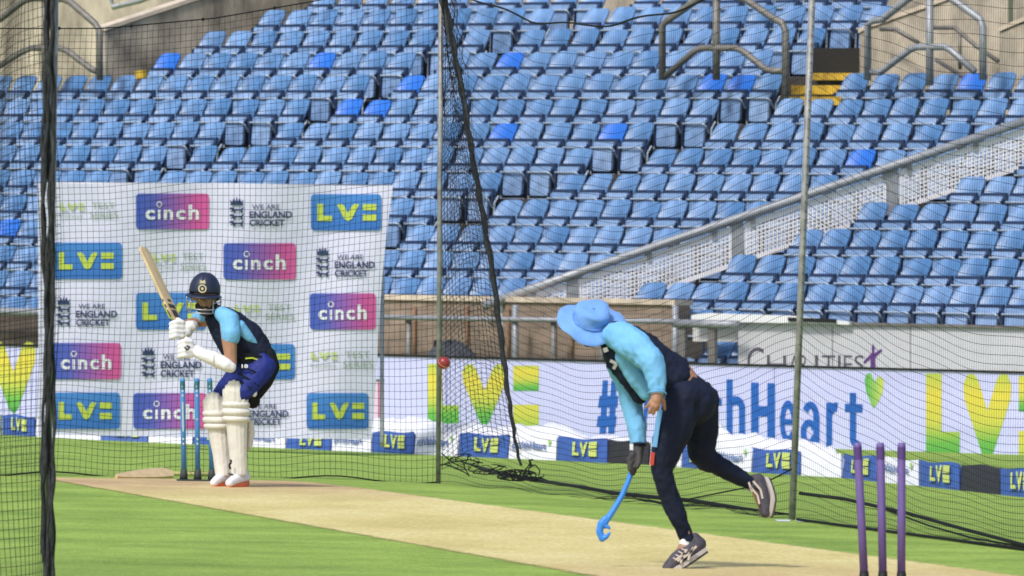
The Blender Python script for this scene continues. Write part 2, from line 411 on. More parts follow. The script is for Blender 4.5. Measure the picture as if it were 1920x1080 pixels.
for k in range(-2, 13):
    pl = stand(off_k(k)); fl = floor_k(k); yk = RY[k] + 40
    a = pl.px(1000, yk); c = pl.px(1051.5, yk); pitch = (c - a).length
    ph = PH.get(k, 127 - 13 * (8 - k)) - 4
    A0 = pl.px(ph, yk); A0.z = fl
    row = []
    for j in range(-12, 48):
        p = A0 + ER * (pitch * j)
        # image x of the seat
        d = p.y; u, v = p.x * F / d, (H - (fl + .5)) * F / d
        x = 960 + u * CA - v * SA; y = 540 + u * SA + v * CA
        blk = None
        if k == -2:
            if 1298 < x < 1400: blk = 'low'
        elif k == -1:
            if x < 330: blk = 'left'
            elif 1262 < x < 1400: blk = 'low'
        elif k > 8:
            if LST[k] < x < REND[k]: blk = 'a' if x < AIS1[k] - 26 else ('b' if x > AIS1[k] + 26 else None)
        else:
            if x < -70 or x > 1990: continue
            g = AIS2[k]
            if k in AIS1 and x < AIS1[k] - 26: blk = 'a'
            elif k in AIS1 and x <= AIS1[k] + 26: blk = None
            elif x < g[0] + 4: blk = 'b'
            elif x < g[1] - 4: blk = None
            elif x > RST.get(k, 9999): blk = 'd'
            elif x < RST.get(k, 9999) - (95 if k < 6 else 0): blk = 'c'
        if blk: row.append([x, y, p, blk, k])
    for q in 'a b c d low left'.split():
        rr = [s_ for s_ in row if s_[3] == q]
        if q in ('a', 'b'): rr = rr[::-1] if q == 'a' else rr
        for i, s_ in enumerate(rr): s_.append(i + 1)
    seats += row
vis = [s_ for s_ in seats if -22 < s_[0] < 1942 and s_[1] > -12 and not (92 < s_[0] < 722 and s_[1] > 372)]
vis.sort(key=lambda s_: s_[2].y); single = {id(s_) for s_ in vis[:296]}
def blab(s_):
    x, y, p, q, k, i = s_; r = ORD[k + 1]
    look = 'bright new blue seat' if is_new(s_) else 'faded blue tip-up seat'
    if q == 'a': return f'{look}, {ordn(i)} left of the narrow gap in the {r} row up'
    if q == 'b' and k in AIS1: return f'{look}, {ordn(i)} right of the narrow gap in the {r} row up'
    if q == 'b': return f'{look}, {ordn(i)} from the left in the {r} row up, left of stairs'
    if q == 'c': return f'{look}, {ordn(i)} right of the wide stair gap in the {r} row up'
    if q == 'd': return f'{look}, {ordn(i)} right of the perforated parapet in the {r} row up'
    if q == 'left': return f'{look}, {ordn(i)} from the left in the lowest row, above dark wall'
    return f'{look}, {ordn(i)} beside the white hoarding, {"upper" if k == -1 else "lower"} of the two short rows'
_new = set()
for nx, nk in NEWS:
    c = [s_ for s_ in seats if s_[4] == nk]
    if c: _new.add(id(min(c, key=lambda s_: abs(s_[0] - nx))))
def is_new(s_): return id(s_) in _new
stf = {'backrest': MB(), 'backrest_new': MB(), 'seat_pan': MB(), 'seat_shell': MB(), 'support_bar': MB()}
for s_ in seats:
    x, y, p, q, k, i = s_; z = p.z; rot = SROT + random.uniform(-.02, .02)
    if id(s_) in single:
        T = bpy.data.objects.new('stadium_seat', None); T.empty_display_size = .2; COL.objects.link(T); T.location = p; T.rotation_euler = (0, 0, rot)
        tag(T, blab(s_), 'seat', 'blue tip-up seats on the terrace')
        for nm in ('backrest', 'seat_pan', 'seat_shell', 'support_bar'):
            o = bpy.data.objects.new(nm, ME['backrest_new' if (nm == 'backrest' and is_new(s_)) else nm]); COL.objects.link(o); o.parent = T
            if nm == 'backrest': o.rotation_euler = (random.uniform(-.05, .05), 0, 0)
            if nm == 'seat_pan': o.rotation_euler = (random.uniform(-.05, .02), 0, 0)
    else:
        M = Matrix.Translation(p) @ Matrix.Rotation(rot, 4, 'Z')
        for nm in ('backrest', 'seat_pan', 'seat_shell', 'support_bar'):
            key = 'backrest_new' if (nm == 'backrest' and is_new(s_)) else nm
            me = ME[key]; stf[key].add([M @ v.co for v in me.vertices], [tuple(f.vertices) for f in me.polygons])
me = bpy.data.meshes.new('distant_seats'); V = []; Fc = []; mi = []
for n_, (key, mb) in enumerate(stf.items()):
    o = len(V); V += mb.v; Fc += [[o + i for i in f] for f in mb.f]; mi += [n_] * len(mb.f); me.materials.append(ME[key].materials[0])
me.from_pydata(V, [], Fc); me.polygons.foreach_set('material_index', mi); me.update()
tag(finish(me, 'distant_seats', None), 'remaining faded blue seats in the upper rows and behind the backdrop', 'seats', kind='stuff')
print('seats', len(seats), 'visible', len(vis))

# concrete parapets by the stairways
def seg_plane(xa, oa, xb, ob): return Plane(stand(oa).px(xa, 400), stand(ob).px(xb, 400))
def slab(name, label, pl, face, cap, m=concrete):
    T = thing(name, label, 'wall', pl.px(*face[0])); b = MB(); poly_px(b, pl, face, 0, .22); b.build('wall_face', m, T)
    b = MB(); 
    for (x0, y0), (x1, y1) in zip(cap, cap[1:]):
        a, c = pl.px(x0, y0), pl.px(x1, y1); u = Vector((0, 0, .06))
        b.prism([a + u - pl.n3 * .03, c + u - pl.n3 * .03, c - pl.n3 * .03, a - pl.n3 * .03], pl.n3 * .29)
    b.build('coping', concrete_lt, T)
slab('parapet_wall', 'tall tan concrete parapet sloping up beside the upper left seats', seg_plane(200, off_k(8) + .5, 620, off_k(12) + 1.6),
     [(196, 60), (400, -8), (640, -85), (640, 60), (200, 190)], [(195, 58), (400, -10), (640, -87)])
slab('parapet_wall', 'tan concrete parapet with sloping top beside the yellow steps', seg_plane(1612, off_k(9) - .1, 1890, off_k(9) + .5),
     [(1612, 160), (1612, 62), (1640, 50), (1790, -2), (1890, -36), (1890, 160)], [(1610, 62), (1640, 49), (1790, -4), (1890, -38)])
slab('parapet_wall', 'pale concrete parapet at the upper right edge of the stand', seg_plane(1874, off_k(8) + .45, 2100, off_k(9)),
     [(1874, 160), (1874, 62), (1925, 40), (2100, -40), (2100, 160)], [(1873, 60), (1925, 38), (2100, -42)])
b = MB(); pl = stand(off_k(10) - .1); poly_px(b, pl, [(1520, 90), (1612, 90), (1612, 138), (1520, 138)], 0, .1)  # flat near-black panel painted as the shade inside the opening
tag(b.build('recess_shade', mat('painted_recess_shade', (.02, .018, .015), .9)), 'dark panel painted as shade in the opening under the seats above the yellow steps', 'recess')
T = thing('stair_flight', 'concrete steps painted yellow between the upper seat blocks', 'steps', stand(off_k(8)).px(1530, 160))
ym = mat('worn_yellow_paint', (.62, .40, .035), .7, .35, 6, c2=(.42, .27, .03))
for (x0, x1, y0, y1, o) in ((1518, 1612, 137, 150, 9.3), (1484, 1576, 160, 177, 8.6), (1470, 1576, 181, 197, 7.9)):
    b = MB(); pl = stand(off_k(0) + .76 * o); poly_px(b, pl, [(x0, y0), (x1, y0), (x1, y1), (x0, y1)], 0, .45); b.build('step', ym, T)
b = MB(); pl = stand(off_k(0) + .76 * 7.9 - .1)
poly_px(b, pl, [(260 - 8, 133), (268, 131), (268, 146), (254, 148)], 0, .1)
tag(b.build('yellow_marker', ym), 'small yellow painted step corner beside the upper left parapet', 'step marking')

def px_tube(b, pl, pts, r, off=0): b.tube([pl.px(x, y, off) for x, y in pts], r, 9)
def barrier(label, off, outer, inner, post, m, r=.052):
    pl = stand(off); T = thing('crush_barrier', label, 'railing', pl.px(*post[1]), 'arched crush barriers on the terrace')
    b = MB(); px_tube(b, pl, outer, r); b.build('outer_rail', m, T, True)
    b = MB(); px_tube(b, pl, inner, r * .92, .02); b.build('inner_rail', m, T, True)
    b = MB(); px_tube(b, pl, post, r * 1.05, .03); b.build('post', m, T, True)
barrier('brown-grey arched barrier in the centre, standing among seats', off_k(8) - .42, [(1242, 150), (1242, 48), (1252, 38), (1312, -4), (1330, -10), (1370, -10), (1400, 0), (1452, 36), (1466, 42), (1473, 58), (1473, 195)],
        [(1244, 146), (1304, 94), (1316, 90), (1380, 90), (1392, 95), (1436, 130), (1450, 133), (1470, 133)], [(1343, -12), (1343, 150)], steel_dk)
barrier('blue-grey arched barrier on the right, before the concrete parapet', off_k(8) - .42, [(1627, 150), (1627, 46), (1640, 38), (1655, 36), (1700, 0), (1722, -14), (1765, -14), (1788, 0), (1838, 36), (1843, 52), (1843, 150)],
        [(1627, 134), (1650, 136), (1706, 93), (1720, 88), (1772, 88), (1784, 95), (1828, 134)], [(1743, -14), (1743, 160)], steel)
barrier('dark arched barrier on the upper left, behind the net pole', off_k(8) - .42, [(-60, 90), (-60, 60), (0, 36), (46, 0), (62, -4), (118, -2), (132, 4), (178, 44), (186, 56), (187, 150)],
        [(-60, 140), (-2, 124), (40, 98), (58, 90), (112, 90), (126, 95), (172, 130), (182, 134)], [(84, -6), (84, 150)], steel_dk)
pl = stand(off_k(12) + 2.6); b = MB(); px_tube(b, pl, [(230, -30), (208, -2), (212, 14), (262, 2), (330, -25)], .04)
tag(b.build('handrail', steel, smooth=True), 'bent steel handrail on the concrete wall at the upper left', 'handrail')
pl = stand(off_k(9) - .3); b = MB(); px_tube(b, pl, [(1745, 52), (1790, 52), (1830, 86), (1872, 115)], .03); px_tube(b, pl, [(1755, 112), (1800, 140), (1820, 152)], .03); px_tube(b, pl, [(1800, 60), (1800, 130)], .025); px_tube(b, pl, [(1650, 55), (1680, 55), (1722, 80)], .03)
tag(b.build('handrail', steel_dk, smooth=True), 'dark bent handrail against the concrete behind the right barrier', 'handrail')
# sloping parapet with perforated panels
pl = Plane(stand(off_k(0) + .28).px(1188, 500), stand(off_k(4) + .28).px(1766, 400))
T = thing('ramp_parapet', 'sloping galvanised handrail over white perforated panels', 'railing', pl.px(1203, 560))
ry = lambda x: 572 - (x - 905) * (572 - 226) / (1925 - 905)
b = MB(); px_tube(b, pl, [(905, 574), (1100, ry(1100)), (1400, ry(1400)), (1700, ry(1700)), (2010, ry(2010))], .062, -.03); b.build('handrail', steel, T, True)
pm = mat('off_white_perforated_metal', (.80, .79, .82), .6, .08, 3)
for x0, x1 in ((935, 1062), (1084, 1372), (1396, 1662), (1686, 1990)):
    b = MB(); b2 = MB(); st = 7.4; h0, h1 = 11, 88
    if x0 == 935: h1 = 60
    for e0, e1 in ((h0, h0 + 12), (h1 - 9, h1)):
        b.prism([pl.px(x0, ry(x0) + e0), pl.px(x1, ry(x1) + e0), pl.px(x1, ry(x1) + e1), pl.px(x0, ry(x0) + e1)], pl.n3 * .012)
    for xe in (x0, x1 - 6):
        b.prism([pl.px(xe, ry(xe) + h0 + 12), pl.px(xe + 6, ry(xe + 6) + h0 + 12), pl.px(xe + 6, ry(xe + 6) + h1 - 9), pl.px(xe, ry(xe) + h1 - 9)], pl.n3 * .012)
    k = h0 + 15.5
    while k < h1 - 12:
        b.prism([pl.px(x0 + 6, ry(x0 + 6) + k, .001), pl.px(x1 - 6, ry(x1 - 6) + k, .001), pl.px(x1 - 6, ry(x1 - 6) + k + 3.2, .001), pl.px(x0 + 6, ry(x0 + 6) + k + 3.2, .001)], pl.n3 * .01); k += st
    x = x0 + 8
    while x < x1 - 8:
        b.prism([pl.px(x, ry(x) + h0 + 10, .004), pl.px(x + 3.3, ry(x + 3.3) + h0 + 10, .004), pl.px(x + 3.3, ry(x + 3.3) + h1 - 7, .004), pl.px(x, ry(x) + h1 - 7, .004)], pl.n3 * .01); x += st
    b.uv = {}; b.build('perforated_panel', pm, T)
for x in (1074, 1384, 1674):
    b = MB(); poly_px(b, pl, [(x - 10, ry(x) + 4), (x + 10, ry(x) - 2), (x + 10, ry(x) + 92), (x - 10, ry(x) + 92)], -.02, .08); b.build('post', steel, T)
for x in (1000, 1218, 1340, 1412, 1660, 1705, 1830):
    b = MB(); poly_px(b, pl, [(x - 5, ry(x) + 5), (x + 5, ry(x) + 5), (x + 4, ry(x) + 26), (x - 4, ry(x) + 26)], -.02, .03); b.build('bracket', steel, T)

# brick wall with rail below the seats
def brickmat(name, c1, c2, mortar, bw=.44, bh=.21):
    m = bpy.data.materials.new(name); m.use_nodes = True; t = m.node_tree; bs = t.nodes['Principled BSDF']; bs.inputs['Roughness'].default_value = .9
    uv = nd(t, 'ShaderNodeUVMap'); br = nd(t, 'ShaderNodeTexBrick'); br.inputs['Scale'].default_value = 1
    br.inputs['Brick Width'].default_value = bw; br.inputs['Row Height'].default_value = bh; br.inputs['Mortar Size'].default_value = .012
    br.inputs['Color1'].default_value = (*c1, 1); br.inputs['Color2'].default_value = (*c2, 1); br.inputs['Mortar'].default_value = (*mortar, 1)
    t.links.new(uv.outputs[0], br.inputs['Vector'])
    n = nd(t, 'ShaderNodeTexNoise'); n.inputs['Scale'].default_value = 3; n.inputs['Detail'].default_value = 7; t.links.new(uv.outputs[0], n.inputs['Vector'])
    mr = nd(t, 'ShaderNodeMapRange'); mr.inputs[1].default_value = .3; mr.inputs[2].default_value = .7; mr.inputs[3].default_value = .75; mr.inputs[4].default_value = 1.2; t.links.new(n.outputs['Fac'], mr.inputs[0])
    mx = nd(t, 'ShaderNodeMix', data_type='RGBA', blend_type='MULTIPLY'); mx.inputs[0].default_value = 1; t.links.new(br.outputs['Color'], mx.inputs[6]); t.links.new(mr.outputs[0], mx.inputs[7]); t.links.new(mx.outputs[2], bs.inputs['Base Color'])
    return m
brick = brickmat('tan_brick', (.30, .225, .17), (.25, .19, .145), (.19, .15, .12))
brick_dk = brickmat('dark_brick', (.13, .10, .08), (.11, .085, .07), (.08, .065, .055))
def wall(name, label, off, x0, x1, ztop_px, m, th=.3):
    pl = stand(off); zt = pl.px(*ztop_px).z; A = pl.px(x0, 560); B = pl.px(x1, 560); L = (B - A).length
    pts = [Vector((A.x, A.y, -1.2)), Vector((B.x, B.y, -1.2)), Vector((B.x, B.y, zt)), Vector((A.x, A.y, zt))]
    b = MB(); b.add(pts + [p + EB * th for p in pts], [(0, 1, 2, 3), (7, 6, 5, 4), (3, 2, 6, 7), (0, 3, 7, 4), (1, 5, 6, 2)], [(0, 0), (L, 0), (L, zt + 1.2), (0, zt + 1.2)] * 2)
    T = thing(name, label, 'wall', (A + B) / 2 * 1.0); b.build('brickwork', m, T); return T, pl, zt, A, B
T, plw, zt, A, B = wall('brick_wall', 'tan brick wall below the seats, behind the lit advertising board', 3.0, 330, 1268, (1000, 567), brick)
b = MB(); q = Vector((0, 0, .07)); b.prism([Vector((A.x, A.y, zt)) - EB * .04, Vector((B.x, B.y, zt)) - EB * .04, Vector((B.x, B.y, zt)) - EB * .04 + q, Vector((A.x, A.y, zt)) - EB * .04 + q], EB * .4); b.build('coping', concrete_lt, T)
rust = mat('rusty_pipe', (.24, .13, .07), .8, .3, 6)
for x in (777, 875, 953, 1072):
    b = MB(); px_tube(b, plw, [(x, 574), (x, 720)], .018, -.05); b.build('pipe', rust, T, True)
pl = stand(2.55); T = thing('guard_rail', 'grey tubular rail with posts running in front of the tan brick wall', 'railing', pl.px(1000, 680))
b = MB(); px_tube(b, pl, [(560, 592), (900, 598), (1266, 603)], .035); b.build('top_rail', steel, T, True)
for x in (766, 966, 1038, 1128, 1266):
    b = MB(); px_tube(b, pl, [(x, 572 if x in (966, 1266) else 600), (x, 730)], .045, .06); b.build('post', steel if x in (966, 1266) else steel_dk, T, True)
T, plw2, zt, A, B = wall('brick_wall', 'dark brown wall at the far left beneath the lowest seats', 2.6, -170, 300, (30, 588), brick_dk)
b = MB(); pl = stand(2.3); px_tube(b, pl, [(-100, 583), (0, 584), (300, 590)], .055); b.build('top_rail', steel, T, True)
# white hoarding on the right with its cut-off lettering
pl = stand(2.4); hm = mat('grey_white_hoarding', (.56, .56, .585), .55, .05, 2)
T = thing('hoarding', 'pale grey hoarding with thin dark lettering behind the lit board', 'hoarding', pl.px(1600, 700))
b = MB(); poly_px(b, pl, [(1384, 600), (1590, 606), (1960, 614), (1960, 760), (1384, 760)], 0, .08); b.build('panel', hm, T)
b = MB(); poly_px(b, pl, [(1296, 590), (1330, 587), (1480, 592), (1592, 603), (1592, 609), (1480, 606), (1384, 604), (1296, 602)], -.10, .09); b.build('ledge', mat('white_ledge', (.8, .8, .8), .5), T)
b = MB(); poly_px(b, pl, [(1590, 604), (1960, 612), (1960, 617), (1590, 609)], -.05, .13); b.build('top_trim', steel_dk, T)
b = MB(); poly_px(b, pl, [(1477, 595), (1566, 598), (1566, 605), (1477, 602)], -.14, .03); b.build('dark_bracket', blackm, T)
b = MB(); ink = mat('dark_violet_ink', (.10, .085, .12), .6)
put_text(b, 'C', pl, (1401, 651, 1432, 704), -.004, .0)
for ch, x0, x1 in (('H', 1438, 1474), ('A', 1479, 1500), ('R', 1501, 1514), ('I', 1528, 1534), ('T', 1541, 1566), ('I', 1571, 1576), ('E', 1582, 1598), ('S', 1602, 1620)):
    put_text(b, ch, pl, (x0, 666, x1, 700), -.004, -.005 if ch not in 'I' else .0, .012)
b.build('lettering', ink, T)
b = MB(); pv = mat('purple_ink', (.12, .035, .22), .6)
for pts in ([(1634, 652), (1637, 644), (1640, 652), (1639, 662), (1635, 662)], [(1632, 664), (1641, 664), (1641, 712), (1632, 712)], [(1618, 679), (1634, 662), (1640, 662), (1652, 654), (1654, 657), (1642, 669), (1634, 670), (1621, 682)]):
    b.add([pl.px(x, y, -.006 - .001 * len(b.f)) for x, y in pts], [tuple(range(len(pts)))])
b.build('figure_mark', pv, T)
for x in (1560, 1706): 
    b = MB(); poly_px(b, pl, [(x, 612), (x + 1.6, 612), (x + 1.6, 700), (x, 700)], -.003, .002); b.build('panel_joint', steel_dk, T)
pl = stand(2.1); T = thing('guard_rail', 'short grey rail with two posts at the left end of the pale hoarding', 'railing', pl.px(1330, 700))
b = MB(); px_tube(b, pl, [(1266, 606), (1384, 609)], .055); b.build('top_rail', steel, T, True)
for x in (1278, 1334): b = MB(); poly_px(b, pl, [(x - 7, 612), (x + 6, 612), (x + 6, 740), (x - 7, 740)], 0, .06); b.build('post', steel_dk, T)
b = MB(); poly_px(b, stand(2.5), [(1299, 614), (1382, 616), (1382, 641), (1299, 640)], 0, .05); tag(b.build('white_board', mat('board_white', (.62, .61, .60), .6, .08, 3)), 'small off-white board behind the short grey rail', 'board')
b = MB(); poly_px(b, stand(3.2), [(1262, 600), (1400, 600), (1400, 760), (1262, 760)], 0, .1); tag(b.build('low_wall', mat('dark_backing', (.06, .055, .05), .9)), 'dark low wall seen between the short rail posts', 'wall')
# dark covered heap behind the board
pl = stand(1.2); c = pl.px(846, 672)
b = MB(); 
def hf(u, v):
    a = u * 2 * math.pi; r = v; z = (1 - r ** 2.2) * .24 * (1 + .12 * math.sin(3 * a + 1)); return c + ER * (math.cos(a) * r * .36) + EB * (math.sin(a) * r * .4) + Vector((0, 0, z - .02))
b.grid(25, 8, hf); o = b.build('covered_heap', mat('dark_grey_tarpaulin', (.055, .06, .068), .7, .3, 6, .02, 9), smooth=True, loc=c); tag(o, 'low dark grey covered heap showing above the lit board', 'heap')
b = MB(); c = stand(1.0).px(812, 672); b.prism([c - ER * .10, c + ER * .08, c + ER * .07 + Vector((0, 0, .20)), c + ER * .01 + Vector((0, 0, .24)), c + Vector((0, 0, .12))], EB * .15)
tag(b.build('black_case', blackm), 'black angular case beside the dark covered heap', 'case')

# ------------------------------------------------------------ lit advertising board
T = thing('advertising_board', 'long lit perimeter board with yellow-green letters and blue slogan', 'advertising board', LED.px(960, 840))
b = MB(); ledw = mat('led_lavender_white', (.50, .51, .80), .5, .05, .6, emit=.10, stretch=(1, 1, 6))
edges = [-420, 322, 838, 1452, 2200]
yt = lambda x: 648.5 + x * .0271; yb = lambda x: 801 + x * .0325
for x0, x1 in zip(edges, edges[1:]):
    b = MB(); poly_px(b, LED, [(x0 + .8, yt(x0)), (x1 - .8, yt(x1)), (x1 - .8, yb(x1)), (x0 + .8, yb(x0))], 0, .12); b.build('screen_panel', ledw, T)
b = MB(); poly_px(b, LED, [(-420, yt(-420) - 4), (2200, yt(2200) - 4), (2200, yt(2200)), (-420, yt(-420))], -.02, .2); b.build('top_edge', blackm, T)
b = MB(); poly_px(b, LED, [(-420, yb(-420) + .3), (2200, yb(2200) + .3), (2200, yb(2200) + 5), (-420, yb(-420) + 5)], .03, .1); b.build('base_edge', blackm, T)
ledg = gradmat('led_green_yellow', [(0, (.045, .30, .06)), (.22, (.13, .38, .06)), (.45, (.50, .50, .07)), (.75, (.62, .52, .06)), (1, (.38, .46, .07))], 1, .12, .5)
ledh = gradmat('led_green_heart', [(0, (.06, .33, .07)), (.55, (.26, .45, .10)), (1, (.52, .56, .10))], 0, .12, .5)
ledb = mat('led_blue', (.012, .10, .42), .5, .06, 2, emit=.10)
for bx, nm in (((-82, 640, 128, 776), 1), ((802, 682, 1010, 800), 1), ((1736, 700, 1962, 866), 1)):
    b = MB(); lv_logo(b, LED, bx, -.006, .0); b.build('yellow_green_letters', ledg, T)
b = MB()
def rct(a, b_, c, d): return [(a, b_), (c, b_), (c, d), (a, d)]
def arc(x0, y0, x1, y1, tx, ty, a0, a1, n=14):
    out = []; cx, cy, rx, ry_ = (x0 + x1) / 2, (y0 + y1) / 2, (x1 - x0) / 2, (y1 - y0) / 2
    for k in range(n):
        A_, B_ = R(a0 + (a1 - a0) * k / n), R(a0 + (a1 - a0) * (k + 1) / n)
        out.append([(cx + rx * math.cos(A_), cy - ry_ * math.sin(A_)), (cx + rx * math.cos(B_), cy - ry_ * math.sin(B_)), (cx + (rx - tx) * math.cos(B_), cy - (ry_ - ty) * math.sin(B_)), (cx + (rx - tx) * math.cos(A_), cy - (ry_ - ty) * math.sin(A_))])
    return out
GLY = {'H': [rct(0, 0, .32, 1), rct(.68, 0, 1, 1), rct(.32, .40, .68, .58)], 'i': [rct(0, 0, 1, .13), rct(0, .22, 1, 1)],
       'h': [rct(0, 0, .33, 1), rct(.67, .52, 1, 1)] + arc(.0, .30, 1, .74, .33, .16, 0, 150), 't': [rct(.28, 0, .64, .84), rct(0, .20, .28, .35), rct(.64, .20, 1, .35)] + arc(.28, .66, 1.3, 1, .36, .14, 180, 275, 8),
       'e': arc(0, 0, 1, 1, .30, .19, 14, 325, 26) + [rct(.28, .43, .98, .56)], 'a': arc(0, .40, .9, 1, .30, .15, 20, 340, 20) + arc(.06, 0, 1, .7, .32, .17, 0, 150) + [rct(.68, .33, 1, 1)],
       'r': [rct(0, .03, .40, 1)] + arc(.1, .02, 1.2, .7, .3, .2, 75, 165, 8), 'W': [[(0, 0), (.2, 0), (.31, .7), (.27, 1)], [(.27, 1), (.31, .7), (.42, .2), (.5, .2), (.42, .95), (.38, 1)], [(.5, .2), (.58, .2), (.69, .7), (.73, 1), (.62, 1), (.58, .95)], [(.8, 0), (1, 0), (.73, 1), (.69, .7)]]}
for s_, x0, y0, x1, y1 in (('W', 1166, 730, 1222, 812), ('i', 1238, 712, 1258, 812), ('t', 1322, 730, 1353, 812), ('h', 1362, 711, 1397, 814), ('H', 1408, 717, 1453, 826), ('e', 1462, 750, 1493, 832),
                     ('a', 1501, 752, 1536, 836), ('r', 1549, 752, 1577, 838), ('t', 1584, 736, 1617, 840)):
    b = MB()
    for k_, pg in enumerate(GLY[s_]): b.add([LED.px(x0 + (x1 - x0) * u, y0 + (y1 - y0) * v + .035 * (x1 - x0) * u, -.006 - .0012 * (k_ % 7)) for u, v in pg], [tuple(range(len(pg)))])
    b.build('letter', ledb, T)
b = MB()
for i, (q0, q1, q2, q3) in enumerate([(1132, 713, 1140, 813), (1148, 714, 1156, 813)]):
    b.add([LED.px(x, y, -.006) for x, y in ((q0 - 2, q1), (q2, q1), (q2 - 4, q3), (q0 - 8, q3))], [(0, 1, 2, 3)])
for y0, y1, dx in ((742, 764, 0), (780, 800, -3)): b.add([LED.px(x, y, -.009) for x, y in ((1124 + dx, y0), (1159 + dx, y0), (1157 + dx, y1), (1121 + dx, y1))], [(0, 1, 2, 3)])
b.build('hash_sign', ledb, T)
b = MB(); hp = [(1637, 766), (1624, 735), (1621, 712), (1625, 701), (1632, 699), (1638, 711), (1641, 716), (1646, 706), (1653, 706), (1657, 716), (1655, 735), (1646, 755)]
b.add([LED.px(x, y, -.006) for x, y in hp], [tuple(range(len(hp)))], [((x - 1621) / 36, 0) for x, y in hp]); b.build('heart_mark', ledh, T)

# ------------------------------------------------------------ boundary cushions and the white cover behind them
blue = mat('cushion_blue', (.035, .095, .33), .6, .18, 3, .01, 12); blk = mat('cushion_black', (.018, .018, .02), .7, .2, 20, .004, 60)
cwh = mat('cushion_white', (.72, .73, .78), .7, .06, 4, .01, 12); yel = mat('cushion_yellow', (.50, .58, .13), .6); inkb = mat('cushion_navy_ink', (.10, .16, .34), .6); grn = mat('cushion_green', (.25, .5, .06), .6)
CB = lambda x: np.interp(x, [0, 200, 440, 580, 740, 900, 1090, 1215, 1450, 1578, 1650, 1760, 1900, 2000], [815, 826, 836, 843, 850, 857.5, 865.5, 872, 888.5, 896, 904, 915, 931, 940])
CTp = lambda x: np.interp(x, [0, 200, 440, 580, 740, 900, 1090, 1215, 1450, 1578, 1650, 1760, 1900, 2000], [777, 789, 806, 815, 808, 814, 821, 828, 842, 852, 857, 866, 878, 886])
cush = [(-60, 3, 'w', ''), (5, 64, 'b', 'blue cushion with yellow letters at the far left, beside the backdrop'), (66, 188, 'w', 'white cushion beneath the left part of the backdrop'),
        (190, 276, 'b', 'blue cushion half hidden below the backdrop, left of the far stumps'), (278, 360, 'w', ''), (362, 450, 'b', 'blue cushion below the backdrop behind the far stumps'), (452, 534, 'w', 'white cushion behind the batting pads'),
        (536, 620, 'b', 'blue lettered cushion just below the right part of the backdrop'), (622, 695, 'w', 'white cushion at the backdrop\'s lower right corner'), (697, 775, 'b', 'blue lettered cushion left of the middle net pole'), (777, 858, 'w', 'white lettered cushion crossed by the middle net pole'),
        (861, 951, 'b', 'blue lettered cushion right of the middle net pole'), (953, 1042, 'w', 'white lettered cushion behind the gathered net edge'), (1044, 1138, 'b', 'blue lettered cushion left of the hanging gloved arm'), (1140, 1216, 'k', 'black cushion behind the gloved hand'),
        (1218, 1277, 'w', 'white cushion hidden behind the thrower\'s front thigh'), (1279, 1337, 'b', 'blue cushion glimpsed between the thrower\'s legs'), (1339, 1408, 'w', 'white cushion behind the thrower\'s trailing shin'), (1410, 1500, 'b', 'blue lettered cushion crossed by the right net pole'),
        (1502, 1577, 'n', 'blank white cushion right of the right net pole'), (1579, 1644, 'b', 'blue cushion behind the first purple stump'), (1646, 1722, 'w', 'white lettered cushion between the second and third purple stumps'), (1724, 1799, 'b', 'blue lettered cushion right of the purple stumps'),
        (1801, 1874, 'k', 'black cushion between blue ones at the far right'), (1876, 1950, 'b', 'blue lettered cushion at the right edge')]
for x0, x1, ty, lab in cush:
    if not lab: lab = {-60: 'white cushion at the left edge of the boundary line', 278: 'white cushion below the backdrop just left of the far stumps'}[x0]
    sk = random.uniform(-2, 3)
    A = ghit(x0, CB(x0)); B = ghit(x1, CB(x1)); dr = (B - A); dr.z = 0; dr.normalize(); nb = Vector((-dr.y, dr.x, 0))
    def topat(p0, x, y):
        pl_ = Plane(p0 + nb * .17, p0 + nb * .17 + dr); return pl_.px(x, y)
    At, Bt = topat(A, x0 + sk + 1, CTp(x0)), topat(A, x1 + sk * .6, CTp(x1))
    if abs(x0 - 861) < 2: At = topat(A, 862, CTp(x0)); Bt = topat(A, 955, CTp(x1))
    Ar, Br = At + nb * .20, Bt + nb * .20; Ar.z = A.z; Br.z = B.z
    A.z -= .005; B.z -= .005
    T = thing('boundary_cushion', lab, 'cushion', (A + B) / 2, 'boundary cushions along the rope')
    b = MB()
    def cf(u, v):      # slightly puffed front face
        p = A.lerp(B, u).lerp(At.lerp(Bt, u), v); e = 16 * u * (1 - u) * v * (1 - v); return p - nb * (.02 * e) + Vector((0, 0, .012 * math.sin(7 * u + x0) * v))
    b.grid(9, 6, cf); 
    def rf(u, v): p = Ar.lerp(Br, u).lerp(At.lerp(Bt, u), v); return p + Vector((0, 0, .012 * math.sin(7 * u + x0) * v)) * 1.0
    b.grid(9, 6, rf); b.add([A, At, Ar, B, Bt, Br], [(0, 1, 2), (3, 5, 4)]); b.uv = {}
    o_ = b.build('cover', {'b': blue, 'w': cwh, 'n': cwh, 'k': blk}[ty], T, recalc=True)
    def onf(u, v, e=.008): return cf(u, v) - nb * (e + .02) + Vector((0, 0, .01))
    def ftext(s, u0, u1, v0, v1, bo, bb, e=.008):
        V, Fs = textmesh(s, bo); bb.add([onf(u0 + (u1 - u0) * a, v0 + (v1 - v0) * c, e) for a, c in V], Fs)
    if ty == 'b':
        b = MB(); 
        ftext('L', .36, .50, .25, .82, .05, b); ftext('V', .50, .66, .22, .84, .06, b); ftext('=', .69, .84, .22, .84, .09, b); b.build('yellow_lettering', yel, T)
    if ty == 'w':
        b = MB(); ftext('#WithHeart', .1, .84, .38, .72, .03, b); b.build('navy_lettering', inkb, T)
        b = MB(); ftext('v', .86, .93, .62, .86, .08, b); b.build('green_heart', grn, T)
